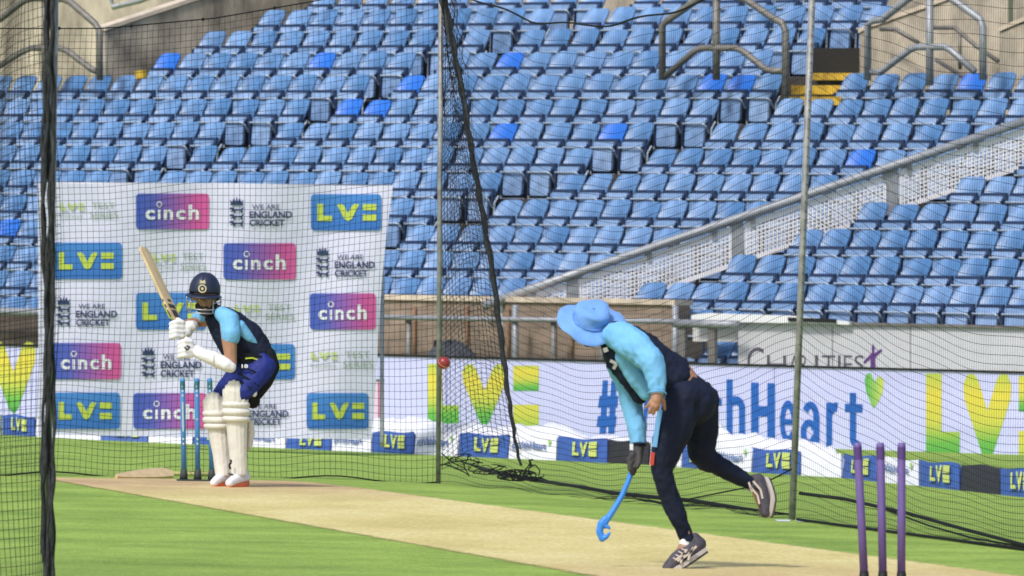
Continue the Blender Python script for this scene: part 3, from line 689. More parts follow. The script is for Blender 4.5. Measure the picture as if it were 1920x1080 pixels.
def cover(label, prof, xs):
    b = MB(); n = 60; x0, x1 = xs; rows = 9
    def f(u, v):
        x = x0 + (x1 - x0) * u; g = ghit(x, CB(x)); nb = Vector((0, 1, 0)); base = g + nb * .42
        tp = P(x, np.interp(x, [p[0] for p in prof], [p[1] for p in prof]) + 1.2 * math.sin(x * .11), (base + nb * .75).y)
        hgt = (tp.z - base.z) * min(1, min(u, 1 - u) * 12); a = v * math.pi; wv = .03 * math.sin(x * .07 + v * 5) + .02 * math.sin(x * .21 + v * 9)
        return base + nb * (.75 - .75 * math.cos(a) + wv) + Vector((0, 0, max(.02, hgt) * math.sin(a) ** .6 + wv * .6))
    b.grid(n, rows, f); o = b.build('pitch_cover', white, smooth=True, loc=f(.5, 0)); tag(o, label, 'ground cover', 'white covers heaped along the boundary')
cover('white cover heaped behind cushions left of and behind the thrower', [(640, 812), (694, 787), (745, 783), (758, 779), (772, 780), (791, 787), (847, 793), (930, 798), (1008, 798), (1027, 791), (1040, 791), (1052, 796), (1080, 808), (1110, 816), (1215, 823), (1240, 826)], (640, 1240))
cover('white cover heaped behind cushions right of the thrower\'s legs', [(1260, 800), (1320, 790), (1335, 786), (1348, 790), (1370, 808), (1400, 814), (1500, 826), (1580, 836), (1600, 846)], (1262, 1598))
o = MB(); g = ghit(708, 838); pl = Plane(g, g + ER)
T = thing('marker_post', 'slim pale pink post with dark cap beside the backdrop', 'post', g)
b = MB(); poly_px(b, pl, [(702, 716), (709, 716), (709, 838), (702, 838)], 0, .04); b.build('white_half', mat('pale_pink_plastic', (.75, .55, .68), .5), T)
b = MB(); poly_px(b, pl, [(710, 716), (716, 716), (716, 838), (710, 838)], .0, .04); b.build('pink_half', mat('pink_plastic', (.72, .22, .42), .5), T)
b = MB(); poly_px(b, pl, [(702, 711), (716, 711), (716, 715.5), (702, 715.5)], -.005, .05); b.build('cap', steel_dk, T)

# ------------------------------------------------------------ printed backdrop
A = P(75, 815, 93.6); B = P(735, 825, 95.6); BP = Plane(A, B)
T = thing('backdrop', 'tall white fabric backdrop printed with rows of sponsor logos', 'backdrop', (A + B) / 2)
bw = mat('backdrop_fabric', (.79, .765, 1.0), .75, .03, 2, .012, 5)
b = MB()
def xl(v): return 70 + 2 * math.sin(v * 3) - 4 * (1 - v) * 0 + 24 * v ** 3 * .0
def xr(v): return 737 - 45 * v - 4 * math.sin(v * 5)
def bfp(u, v):      # v 0 top .. 1 bottom
    x = xl(v) + (xr(v) - xl(v)) * u; y0 = 342 + 5 * u + 1.5 * math.sin(u * 9); y1 = 815 + 9 * u
    return x, y0 + (y1 - y0) * v
def wr(u, v): return .03 * math.sin(u * 17 + v * 3) * (.4 + u) + .05 * math.sin(u * 6 - v * 4) * v
b.grid(60, 30, lambda u, v: BP.px(*bfp(u, v), wr(u, v) + .06)); b.uv = {}; b.build('printed_fabric', bw, T, True)
b = MB()
for x in (82, 400, 716): px_tube(b, BP, [(x, 346), (x, 812 + .013 * x), (x, 838)], .025, .2)
px_tube(b, BP, [(82, 345), (732, 350)], .025, .2); b.build('frame', steel, T, True)
CIN = gradmat('cinch_gradient', [(0, (.055, .115, .52)), (.25, (.10, .12, .52)), (.55, (.33, .12, .46)), (.85, (.66, .10, .36)), (1, (.74, .12, .38))], 0)
LVB = gradmat('logo_blue', [(0, (.04, .17, .56)), (1, (.07, .26, .70))], 1)
lvy = mat('logo_lime', (.56, .66, .10), .6); lvp = mat('pale_lime', (.58, .68, .30), .6); navy = mat('navy_print', (.03, .05, .13), .6); sage = mat('sage_print', (.33, .43, .33), .6); lw = mat('white_print', (.85, .85, .92), .6)
class BPw:            # the backdrop's rippled surface, so prints follow it
    n3 = BP.n3
    @staticmethod
    def px(x, y, off=0):
        v = min(1, max(0, (y - 344) / 475)); u = (x - xl(v)) / (xr(v) - xl(v)); return BP.px(x, y, wr(u, v) + .06 + off)
def panel(x0, y0, x1, y1, m, name):
    b = MB(); nx, ny = 14, 6; r = 7
    def f(u, v):
        x = x0 + (x1 - x0) * u; y = y0 + (y1 - y0) * v; cx = min(max(x, x0 + r), x1 - r); cy = min(max(y, y0 + r), y1 - r)
        dx, dy = x - cx, y - cy
        if dx and dy: L = math.hypot(dx, dy); x, y = cx + dx * r / L * max(abs(dx), abs(dy)) / r * 1.0, cy + dy * r / L * max(abs(dx), abs(dy)) / r
        return BPw.px(x, y, -.012)
    us_ = sorted({0, 3 / (x1 - x0), r / (x1 - x0), 1 - r / (x1 - x0), 1 - 3 / (x1 - x0), 1} | {k / nx for k in range(1, nx)}); vs_ = sorted({0, 3 / (y1 - y0), r / (y1 - y0), 1 - r / (y1 - y0), 1 - 3 / (y1 - y0), 1, .35, .65})
    V = [f(u, v) for v in vs_ for u in us_]; n = len(us_)
    b.add(V, [(j * n + i, j * n + i + 1, (j + 1) * n + i + 1, (j + 1) * n + i) for j in range(len(vs_) - 1) for i in range(n - 1)], [(u, 1 - v) for v in vs_ for u in us_])
    o = b.build(name, m, T); return o
def sub(b, name, m, par):
    o = b.build(name, m, T); o.parent = par; return o
def cinch(x0, y0, x1, y1):
    o = panel(x0, y0, x1, y1, CIN, 'gradient_logo_panel'); W, Hh = x1 - x0, y1 - y0; b = MB()
    for ch, u0, u1, v0, v1 in (('c', .13, .26, .45, .73), ('\u0131', .30, .335, .45, .73), ('n', .38, .51, .45, .73), ('c', .55, .68, .45, .73), ('h', .72, .86, .31, .73)):
        if ch == '\u0131': b.add([BPw.px(x0 + W * a, y0 + Hh * c, -.02) for a, c in ((u0, v0), (u1, v0), (u1, v1), (u0, v1))], [(0, 1, 2, 3)])
        else: put_text(b, ch, BPw, (x0 + W * u0, y0 + Hh * v0, x0 + W * u1, y0 + Hh * v1), -.02, .03)
    cx, cy, r = x0 + W * .318, y0 + Hh * .30, Hh * .085; n = 14
    b.add([BPw.px(cx + rr * math.cos(2 * math.pi * k / n), cy + rr * math.sin(2 * math.pi * k / n), -.02) for rr in (r, r * .68) for k in range(n)], [(k, (k + 1) % n, n + (k + 1) % n, n + k) for k in range(n)])
    b.uv = {}; sub(b, 'white_lettering', lw, o)
def lvpan(x0, y0, x1, y1):
    o = panel(x0, y0, x1, y1, LVB, 'blue_logo_panel'); W, Hh = x1 - x0, y1 - y0; b = MB()
    if x0 < 120: u0, u1 = .10, .88
    else: u0, u1 = .09, .93
    def q(pts):
        vs = [BPw.px(x0 + W * (u0 + (u1 - u0) * u), y0 + Hh * (.26 + .48 * v), -.02) for u, v in pts]; b.add(vs, [tuple(range(len(vs)))])
    q([(0, 0), (.10, 0), (.10, .7), (.25, .7), (.25, 1), (0, 1)])
    q([(.33, .05), (.40, 0), (.45, .1), (.52, .55), (.52, 1), (.46, .9)]); q([(.52, .55), (.59, .1), (.64, 0), (.71, .05), (.58, .9), (.52, 1)])
    q([(.77, .02), (1, .02), (1, .38), (.77, .38)]); q([(.77, .62), (1, .62), (1, .98), (.77, .98)])
    sub(b, 'lime_lettering', lvy, o)
def england(x0, y0, x1, y1):
    W, Hh = x1 - x0, y1 - y0; b = MB(); put_text(b, 'ENGLAND', BPw, (x0 + W * .32, y0 + Hh * .5, x1, y0 + Hh * .73), -.016, .03); put_text(b, 'CRICKET', BPw, (x0 + W * .32, y0 + Hh * .78, x0 + W * .88, y1), -.016, .03)
    b.build('dark_lettering', navy, T)
    b = MB(); put_text(b, 'WE ARE', BPw, (x0 + W * .36, y0 + Hh * .28, x0 + W * .8, y0 + Hh * .44), -.016, .01); b.build('thin_lettering', navy, T)
    b = MB(); c = MB()
    def q(bb, pts, ox, oy, sw, sh): bb.add([BPw.px(x0 + ox + u * sw, y0 + oy + v * sh, -.016) for u, v in pts], [tuple(range(len(pts)))])
    lw_ = W * .235
    q(c, [(0.05, 1), (.1, .7), (.0, .35), (.2, .62), (.3, .15), (.42, .6), (.5, 0), (.58, .6), (.7, .15), (.8, .62), (1, .35), (.9, .7), (.95, 1)], 0, 0, lw_, Hh * .30)
    for k in range(3):
        oy = Hh * (.36 + .225 * k)
        q(b, [(.0, .2), (.12, .05), (.3, .12), (.34, .35), (.75, .35), (.95, .05), (1, .2), (.9, .5), (.92, 1), (.78, 1), (.74, .68), (.5, .66), (.42, .75), (.44, 1), (.3, 1), (.28, .7), (.1, .85), (.03, .78), (.18, .6), (.14, .42), (.02, .42)], 0, oy, lw_, Hh * .19)
    c.build('crown_emblem', navy, T); b.build('lion_emblem', navy, T)
def pale(x0, y0, x1, y1):
    W, Hh = x1 - x0, y1 - y0; b = MB(); lv_logo(b, BPw, (x0, y0 + Hh * .05, x0 + W * .42, y0 + Hh * .5), -.016); b.uv = {}; b.build('pale_lime_letters', lvp, T)
    b = MB(); put_text(b, 'TEST', BPw, (x0 + W * .55, y0 + Hh * .02, x0 + W * .95, y0 + Hh * .42), -.016, .0); put_text(b, 'SERIES', BPw, (x0 + W * .52, y0 + Hh * .6, x1, y1), -.016, .0); put_text(b, 'Insurance', BPw, (x0, y0 + Hh * .72, x0 + W * .4, y0 + Hh * .95), -.016, -.004); b.build('sage_lettering', sage, T)
cinch(255, 363, 392, 430); england(430, 368, 548, 424); lvpan(583, 364, 715, 432); pale(112, 379, 221, 409)
lvpan(97, 455, 229, 523); pale(288, 474, 386, 506); cinch(419, 456, 555, 524); england(592, 461, 703, 519)
england(106, 554, 220, 611); lvpan(255, 549, 386, 618); pale(440, 570, 552, 600); cinch(581, 550, 705, 618)
cinch(97, 643, 227, 711); england(265, 648, 378, 707); lvpan(424, 645, 553, 711); pale(583, 658, 700, 690)
lvpan(97, 736, 225, 804); cinch(250, 737, 387, 804); england(430, 742, 541, 797); lvpan(575, 737, 691, 804)

# ------------------------------------------------------------ nets
def cords(b, G, r, n3, every=1, hskip=1, rv=None):
    """G[j][i] = points; lays a thin 3-sided cord along every row and column, all one continuous netting"""
    G = np.array([[tuple(p) for p in row] for row in G]); nv, nu, _ = G.shape
    V = []; Fc = []
    def line(pts, a, c, r=r):
        o = len(V); 
        for p in pts: V.extend([p + a * r, p - a * r * .5 + c * r * .87, p - a * r * .5 - c * r * .87])
        for k in range(len(pts) - 1):
            for q in range(3): Fc.append((o + k * 3 + q, o + k * 3 + (q + 1) % 3, o + k * 3 + 3 + (q + 1) % 3, o + k * 3 + 3 + q))
    n = np.array(tuple(n3)); z = np.array((0, 0, 1.)); t = np.cross(z, n)
    for j in range(0, nv, hskip): line(G[j], -n, z)
    for i in range(nu): line(np.vstack([G[::every, i], G[-1:, i]]), -n, t, rv or r)
    b.add(V, Fc)
def net_surface(A, B, cell, zb, zt, disp, nrows):
    A, B = Vector((A[0], A[1], 0)), Vector((B[0], B[1], 0)); L = (B - A).length; nu = int(L / cell) + 1; t = (B - A).normalized(); n = Vector((-t.y, t.x, 0)); n = n if n.y > 0 else -n
    G = []
    for j in range(nrows + 1):
        row = []
        for i in range(nu + 1):
            u = i / nu; v = j / nrows; p = A.lerp(B, u); s_ = u * L
            z0, z1 = zb(s_), zt(s_); zz = z0 + (z1 - z0) * v; dn, dz, dt = disp(s_, v)
            row.append(p + n * dn + t * dt + Vector((0, 0, zz + dz)))
        G.append(row)
    return G, n
STL = Plane((-.55, 63.5), (-6.5, 62.2))
def pole(label, base, top, r=.019):
    T = thing('net_pole', label, 'pole', base); b = MB(); b.tube([base, (base + top) / 2, top], r, 12); b.build('tube', mat('painted_pole_grey', (.26, .26, .26), .5, .3, 14, metal=.1), T, True); return T
BASE_M = P(822, 893, 63.5)
BACK = Plane((BASE_M.x, BASE_M.y), (P(0, 893, 61.2).x, 61.2))
pm_ = pole('straight grey pole where the back net meets the side net', Vector((BASE_M.x, BASE_M.y, gz(BASE_M.x, BASE_M.y) - .02)), BACK.px(827, -60), .0185)
# back net
T = thing('practice_net', 'square-mesh black back net behind the batsman, in front of backdrop', 'net', BASE_M, 'black nets of the practice cage')
topz = lambda s_: 0
Lb = 7.6; Ae = Vector((BASE_M.x, BASE_M.y, 0)); tb = BACK.t3 if BACK.t3.x < 0 else -BACK.t3
def xpix(s_): p = Ae + tb * s_; return 960 + p.x * F / p.y
def zt_b(s_):
    x = xpix(s_); y = float(np.interp(x, [-400, -100, 0, 190, 400, 600, 822], [40, 52, 53, 53, 34, 0, -60])); return BACK.px(x, y).z
def zb_b(s_): p = Ae + tb * s_; return gz(p.x, p.y) + .01
def db(s_, v):
    return (.06 * math.sin(s_ * 1.3 + v * 2) * (v * (1 - v)) * 3, .03 * math.sin(s_ * 2.1 + v * 5) * v * (1 - v) * 4 - .02 * math.sin(s_ * 5) * (1 - v), .035 * math.sin(v * 7 + s_ * .7) * v)
G, n_ = net_surface(Ae, Ae + tb * Lb, .0495, zb_b, zt_b, db, 68)
b = MB(); cords(b, G, .0017, n_, 2); b.build('netting', netm, T, recalc=False)
b = MB(); b.tube([p + Vector((0, 0, .0)) for p in G[0][::3]], .006, 6); b.build('bottom_rope', netm, T)
b = MB(); b.tube([p for p in G[-1][::3]], .005, 6); b.build('top_rope', netm, T)
for k in range(5, len(G[-1]), 13):
    b2 = MB(); b2.ell(G[-1][k], .014, 1); b2.build('knot', netm, T)
# side net running from the middle pole past the right pole towards the camera
p1 = Vector((BASE_M.x, BASE_M.y, 0)); BR = ghit(1485, 975); p2 = Vector((BR.x, BR.y, 0)); p3 = ghit(1920, 1032); p3 = Vector((p3.x, p3.y, 0)); p4 = p3 + (p3 - p2) * 1.1
topR = P(1523, -14, BR.y); pr_ = pole('leaning grey pole on the right holding the side net', BR + Vector((0, 0, -.02)), BR + (topR - BR) * 1.06, .021)
T = thing('practice_net', 'long black side net running from the middle pole past the right pole', 'net', p2, 'black nets of the practice cage')
L1 = (p2 - p1).length; L2 = (p4 - p2).length
def mkside(A, B, L, topf, sagf, first):
    def zt_(s_): return topf(s_ / L)
    def zb_(s_): p = A.lerp(B, s_ / L); return gz(p.x, p.y) + .012
    def dd(s_, v):
        u = s_ / L; e = min(s_, L - s_) if first else s_
        en = min(1, s_ / 1.5) * (min(1, (L - s_) / 1.5) if first else 1)
        return (en * .05 * math.sin(u * 9 + v * 3) * v * (1 - v) * 2, -sagf(u) * (v * (1 - v)) ** .6 * 2.2 + .012 * math.sin(s_ * 3 + v * 8), 0)
    G, n = net_surface(A, B, .052, zb_, zt_, dd, 62)
    k_ = (topR.x - BR.x) / (topR.z - BR.z)
    for row in G:
        for i, p in enumerate(row):
            u = i / (len(row) - 1); wgt = max(0, 1 - (1 - u) * L / 4) if first else max(0, 1 - u * L / 4); p.x += k_ * p.z * wgt
    return G, n
side_ropes = []
def ztop1(u):
    y = float(np.interp(u, [0, .05, .28, .42, .52, .68, .80, 1], [-60, -12, 40, 47, 46, 20, -12, -40])); q = p1.lerp(p2, u); x = 960 + q.x * F / q.y
    return P(x, y, q.y).z
G1, n1 = mkside(p1, p2, L1, ztop1, lambda u: .42 * math.sin(math.pi * min(1, u)), True)
def ztop2(u): return 3.55 - .25 * math.sin(math.pi * min(1, u)) ** .8
G2, n2_ = mkside(p2, p4, L2, ztop2, lambda u: .50 * max(0, math.sin(math.pi * min(1, u))), False)
b = MB(); cords(b, G1, .0017, n1, 3, 1, .0009); cords(b, G2, .0017, n2_, 3, 1, .0009); b.build('netting', netm, T, recalc=False)
b = MB(); b.tube([p for p in G1[-1][::4]] + [p for p in G2[-1][::4]], .007, 6); b.build('top_rope', netm, T)
SP1, SP2 = Plane(p1, p2), Plane(p2, p3)
for lst, r, q in (([(1230, 934), (1290, 936), (1340, 926), (1400, 914), (1445, 900), (1484, 880)], .005, SP1), ([(1500, 925), (1580, 935), (1700, 962), (1810, 993), (1920, 1022), (1990, 1040)], .011, SP2), ([(1495, 975), (1588, 992), (1680, 1004), (1761, 1015), (1850, 1024), (1920, 1031), (2000, 1044)], .009, SP2), ([(1640, 948), (1740, 985), (1820, 1008), (1900, 1022), (2000, 1038)], .006, SP2)):
    b = MB(); q_ = []
    for x, y in lst: g = q.px(x, y, -.05); g.z = max(g.z, gz(g.x, g.y) + .012); q_.append(g)
    b.tube(q_, r, 7); b.build('ground_rope', netm, T, True)
b = MB(); H_ = []
for j in range(3): H_.append([G1[0][i] - n1 * (.04 + .05 * j * (1 + .35 * math.sin(i * .09))) + Vector((0, 0, .015 + .02 * max(0, math.sin(i * .21 + j)))) for i in range(110, len(G1[0]))])
cords(b, H_, .0018, Vector((0, .2, 1)).normalized(), 1); b.build('ground_hem', netm, T, recalc=False)
# gathered net edge hanging from the middle pole out to the right
T = thing('practice_net', 'gathered net edge hanging diagonally beside the middle pole, tangled at its foot', 'net', p1, 'black nets of the practice cage')
DP = Plane((BASE_M.x, BASE_M.y - .6), (BASE_M.x + 1.2, BASE_M.y - 2.4))
e = [(828, -60), (832, 0), (850, 90), (868, 180), (885, 290), (905, 400), (925, 520), (940, 640), (953, 740), (965, 820), (976, 872)]
pts = []; rr = []
for k in range(61):
    t_ = k / 60 * (len(e) - 1); i = min(len(e) - 2, int(t_)); f_ = t_ - i; x = e[i][0] + (e[i + 1][0] - e[i][0]) * f_; y = e[i][1] + (e[i + 1][1] - e[i][1]) * f_
    pts.append(DP.px(x + 1.3 * math.sin(k * 1.7), y)); rr.append((.030 if y < 80 else (.022 if y < 640 else .022 - .012 * (y - 640) / 240)) * (1 + .16 * math.sin(k * 2.3)))
b = MB(); b.tube(pts, rr, 8); b.build('gathered_edge', mat('bunched_black_net', (.028, .030, .034), .9, .6, 60, .01, 90, stretch=(1, 1, .4)), T, True)
GG = []
for j in range(100):
    t_ = j / 99; y = -40 + (880 + 40) * (1 - t_) ; xe = float(np.interp(y, [q[1] for q in e], [q[0] for q in e])); row = []
    for i in range(16): u = i / 15; row.append(DP.px(829 + (xe - 829) * u + 1.5 * math.sin(i + j * .2), y - 26 * math.sin(math.pi * u) - 30 * u * (1 - t_) + 2 * math.sin(j * .5 + i), .04 * math.sin(i * .8 + j * .11)))
    GG.append(row)
b = MB(); cords(b, GG, .0022, DP.n3, 1)
GG2 = [[p + DP.n3 * .08 + Vector((.012 * math.sin(j), 0, .028)) for p in row[:13]] for j, row in enumerate(GG)][38:]; cords(b, GG2, .0016, DP.n3, 1)
b.build('netting', netm, T, recalc=False)
rg = random.Random(3); b = MB()
def heap_loop(cx, cy, w_, h_, n, r):
    for _ in range(n):
        x0 = cx + rg.uniform(-w_, w_) * .6; y0 = cy + rg.uniform(-h_, h_) * .5; off = rg.uniform(-.25, .25); pp = []; a = rg.uniform(0, 6.3); dx = rg.uniform(.15, .5) * w_
        for k in range(12):
            a += rg.uniform(-.9, .9); x0 += dx * .35 * math.cos(a); y0 += h_ * .28 * math.sin(a); q_ = math.hypot((x0 - cx) / w_, (y0 - cy) / h_); x0, y0 = (cx + (x0 - cx) / max(1, q_) * .93, cy + (y0 - cy) / max(1, q_) * .93) if q_ > 1 else (x0, y0)
            g = DP.px(x0, y0, off); g.z = max(g.z, gz(g.x, g.y) + .008); pp.append(g)
        b.tube(pp, r * rg.uniform(.6, 1.2), 5)
heap_loop(968, 891, 40, 11, 46, .0045); heap_loop(915, 880, 40, 10, 14, .0035); heap_loop(870, 866, 30, 16, 14, .0035); heap_loop(1005, 896, 26, 7, 12, .004); heap_loop(1000, 875, 16, 14, 3, .006)
b.build('tangled_foot', netm, T, recalc=False)
b = MB(); foot = [(845, 862), (880, 872), (920, 886), (960, 896), (1000, 903), (1040, 909), (1090, 916), (1150, 928), (1220, 935), (1300, 943), (1390, 956), (1480, 968)]
q = [DP.px(x, y, -.1 * k) for k, (x, y) in enumerate(foot)]; q = []
for k, (x, y) in enumerate(foot): g = ghit(x, y); g.z += .012; q.append(g)
b.tube(q, [.004, .010, .020, .026, .022, .016, .014, .016, .016, .018, .010, .006], 7); b.build('foot_roll', netm, T, True)
b = MB(); 
for pts_ in ([(828, 850), (850, 868), (872, 878), (880, 893), (872, 886), (852, 876), (832, 870)], [(826, 872), (850, 866), (880, 862), (905, 868)], [(986, 880), (992, 872), (1004, 872), (1012, 882), (1010, 893)]):
    q = []
    for x, y in pts_: g = DP.px(x, y); g.z = max(g.z, gz(g.x, g.y) + .008); q.append(g)
    b = MB(); b.tube(q, .005, 5); b.build('loose_cord', netm, T, recalc=False)
pass
# near left pole, its bunched net edge and the net beyond it
BL = P(92, 540, 40.0); BL = Vector((BL.x, BL.y, 0)); pT = P(95, -60, 40.0)
pole('grey pole at the left edge wrapped by a bunched black net', Vector((BL.x + .012, BL.y + .01, -.02)), Vector((BL.x + .004, BL.y, pT.z)), .017)
T = thing('practice_net', 'dark net hanging at the left edge, bunched along its pole', 'net', BL, 'black nets of the practice cage')
bm_ = mat('bunched_black_net', (.028, .030, .034))
for (ph, am, r, dx) in ((0, 5, .011, -6), (2.1, 6, .010, 3), (4.0, 4, .008, -2), (5.2, 3, .009, 7), (1.1, 4, .009, -8)):
    pts = []; rr = []
    for k in range(80):
        y = -60 + 1200 * k / 79; x = 92 + dx + am * math.sin(y * .0115 + ph) + 1.5 * math.sin(y * .06 + ph * 2); pts.append(P(x - .5, y, 39.96 + .02 * math.cos(y * .0115 + ph))); rr.append(r * (1 + .25 * math.sin(y * .045 + ph)))
    b = MB(); b.tube(pts, rr, 8); b.build('bunched_edge', bm_, T, True)
NL = BL + Vector((-.62, 1.15, 0)) * 1.3
def ddl(s_, v): return (.05 * math.sin(s_ * 6 + v * 4), .05 * s_ / 1.3 * math.sin(v * 6) - .10 * math.sin(s_ * 1.2) * 1.0, .03 * math.sin(v * 9))
G, n_ = net_surface((BL.x, BL.y), (NL.x, NL.y), .038, lambda s_: .01, lambda s_: 3.1, ddl, 72)
b = MB(); cords(b, G, .0016, n_, 2); b.build('netting', netm, T, recalc=False)

# ------------------------------------------------------------ wickets, bats, ball
def wicket(name, label, xs, ytop, ybot, dpix, mstump, base_m, band, r, marks=None, lean=(0, 0, 0), baseh=.10):
    g = ghit(*dpix); T = thing(name, label, 'wicket', g); wp = Plane((g.x, g.y), (g.x + pn.x, g.y + pn.y))
    for i, (xt, xb) in enumerate(xs):
        top = wp.px(xt, ytop); bot = wp.px(xb, ybot); bot.z = g.z + baseh * .8
        b = MB(); d = (top - bot).normalized(); b.tube([bot, bot.lerp(top, .5), top - d * .012, top - d * .003, top], [r, r, r, r * .86, r * .6], 16)
        o = b.build('stump', mstump, T, True)
        b = MB(); b.tube([top - d * .08, top - d * .02], r * 1.035, 16, False); s_ = b.build('top_band', band, T, True); s_.parent = o
        if marks:
            mb = MB()
            for (z0, z1, mw) in marks[i]:
                c0_, c1_ = bot.lerp(top, z0), bot.lerp(top, z1); a = pn * mw; f_ = Vector((0, -r * 1.03, 0))
                mb.add([c0_ - a + f_, c0_ + a + f_, c1_ + a + f_, c1_ - a + f_], [(0, 1, 2, 3)])
            q = mb.build('printed_mark', mat('pale_print', (.66, .70, .55), .6), T); q.parent = o
        b = MB(); b.tube([Vector((bot.x, bot.y, g.z + .015)), Vector((bot.x, bot.y, g.z + .055)), bot + Vector((0, 0, .012))], [.029, .026, .021], 14); b.build('spring_collar', base_m, T, True)
    b = MB(); b.box(Vector((g.x, g.y, g.z + .008)), (.29, .08, .016), (pn, Vector((-pn.y, pn.x, 0)), Vector((0, 0, 1)))); b.build('base', base_m, T)
    return T
teal = mat('stump_blue', (.065, .25, .56), .45, .12, 8); bandm = mat('stump_teal_band', (.035, .16, .22), .5, .3, 30)
dots = [(.80, .825, .005), (.85, .872, .006), (.90, .92, .005), (.28, .30, .006), (.33, .35, .006)]
wicket('wicket', 'far set of three blue stumps in a dark base beside the batsman', [(342, 344.5), (369, 370.5), (393, 397)], 709, 896, (370, 903), teal, mat('dark_green_rubber', (.035, .05, .05), .7), bandm, .0185,
       [dots + [(.42, .74, .004)], dots + [(.55, .56, .008)], dots + [(.42, .60, .003)]])
purp = mat('stump_purple', (.15, .10, .32), .5, .08, 6)
wicket('wicket', 'near set of three plain purple stumps at the lower right', [(1607.5, 1620), (1650.5, 1655), (1690.5, 1690)], 830, 1088, (1655, 1114), purp, blackm, mat('stump_purple_dark', (.085, .04, .20), .5), .0195, baseh=.12)
willow = mat('willow', (.58, .44, .25), .5, .12, 3, .002, 30, stretch=(6, 6, 1)); willow_dk = mat('willow_edge', (.40, .28, .13), .55, .2, 8)
def bat(name, label, h0, h1, b0, b1, wdir, width=.108, thick=.045, sticker=True, tap=0):
    """handle from h0 (top) to h1 (shoulder), blade from b0 to b1 (toe); wdir = direction across the face"""
    T = thing(name, label, 'bat', h0); d = (b1 - b0).normalized(); wd = (wdir - d * wdir.dot(d)).normalized(); nn = d.cross(wd).normalized(); L = (b1 - b0).length
    b = MB(); n = 22; rings = []
    for k in range(n + 1):
        t_ = k / n; s_ = min(1, .30 + t_ * 9) if t_ < .08 else (1 if t_ < .95 else (1 - (t_ - .95) * 5)); s_ *= 1 - tap * max(0, t_ - .35) ** 1.5; hw = width / 2 * s_; th = thick * (.45 + .55 * math.sin(math.pi * min(1, .15 + t_ * .75)))
        c = b0 + d * (L * t_)
        rings += [c - wd * hw - nn * .012, c - wd * hw + nn * .006, c + nn * (th - .012), c + wd * hw + nn * .006, c + wd * hw - nn * .012, c - nn * .016]
    fs = [(i * 6 + k, i * 6 + (k + 1) % 6, (i + 1) * 6 + (k + 1) % 6, (i + 1) * 6 + k) for i in range(n) for k in range(6)] + [tuple(range(6)), tuple(range(n * 6, n * 6 + 6))]
    b.add(rings, fs); o = b.build('blade', willow, T)
    b = MB(); b.tube([h0, h0.lerp(h1, .3), h1, b0 + d * .04], [.018, .0165, .0165, .014], 10); b.build('handle', mat('bat_grip', (.45, .42, .16), .7, .3, 40), T, True)
    if sticker:
        b = MB()
        for t0, t1, w0 in ((.02, .12, .030), (.15, .20, .038), (.24, .27, .02)):
            for sg in (1, -1): b.add([b0 + d * L * t0 + wd * (sg * (width / 2 + .002)) - nn * .008, b0 + d * L * t1 + wd * (sg * (width / 2 + .002)) - nn * .006, b0 + d * L * t1 + wd * (sg * (width / 2 + .002)) + nn * .004, b0 + d * L * t0 + wd * (sg * (width / 2 + .002)) + nn * .003], [(0, 1, 2, 3)])
            b.add([b0 + d * L * t0 - wd * w0 - nn * .0175, b0 + d * L * t0 + wd * w0 - nn * .0175, b0 + d * L * t1 + wd * w0 - nn * .0175, b0 + d * L * t1 - wd * w0 - nn * .0175], [(0, 1, 2, 3)])
        q = b.build('sticker', mat('dark_bat_sticker', (.04, .035, .03), .5), T); q.parent = o
    return T
DB = 59.0
bat('cricket_bat', 'pale wooden bat raised over the batsman\'s shoulder', P(352, 640, DB - .02), P(336, 606, DB + .03), P(330, 600, DB + .04), P(268, 466, DB + .32), Vector((.45, 1, .1)), .108, .05)
g0, g1 = ghit(322, 898), ghit(216, 899)
bat('cricket_bat', 'spare pale bat lying flat on the ground left of the far stumps', ghit(408, 899) + Vector((0, .25, .03)), ghit(345, 899) + Vector((0, .2, .035)), g0 + Vector((0, .12, .042)), g1 + Vector((0, .15, .016)), Vector((0, 1, .38)), .125, .085, False, 1.4)
b = MB(); b.ell(P(832, 680.5, 48.0), .0365, 4); o = b.build('cricket_ball', mat('red_leather', (.27, .03, .028), .35, .25, 30), smooth=True, loc=P(832, 680.5, 48.0)); tag(o, 'red ball in flight in front of the middle net pole', 'ball')
ob = o; c = P(832, 680.5, 48.0); b = MB(); n = 40; M_ = Matrix.Rotation(R(35), 3, 'X') @ Matrix.Rotation(R(25), 3, 'Y')
b.tube([c + M_ @ Vector((.0366 * math.cos(2 * math.pi * k / n), .0366 * math.sin(2 * math.pi * k / n), 0)) for k in range(n + 1)], .0016, 5); b.build('seam', mat('seam_thread', (.6, .3, .25), .7), ob)

# ------------------------------------------------------------ people
skin = mat('brown_skin', (.38, .20, .125), .5, .1, 20, .001, 120, spec=.4); hair = mat('black_hair', (.015, .012, .011), .7, .2, 60)
navy_c = mat('navy_fabric', (.009, .014, .036), .8, .2, 7, .012, 9, spec=.25); sky_c = mat('sky_blue_fabric', (.17, .46, .76), .75, .06, 8, .012, 10); blackf = mat('black_fabric', (.007, .008, .011), .8, spec=.25)
royal = mat('royal_blue_fabric', (.005, .018, .20), .7, .15, 8, .012, 9)
def figure(label, D, ref):
    g = ghit(*ref); T = thing('person', label, 'person', g)
    def J(x, y, dy=0.): return P(x, y, D + dy)
    def C(*q): return [(J(a[0], a[1], a[2]), a[3]) + tuple(a[4:]) for a in q]
    return T, J, C
def ribbon(b, pts, hw, J=None, nrm=Vector((0, -1, 0)), th=.004):
    for a, c in zip(pts, pts[1:]):
        d = (c - a).normalized(); s_ = d.cross(nrm).normalized() * hw; b.prism([a - s_, a + s_, c + s_, c - s_], nrm * -th)
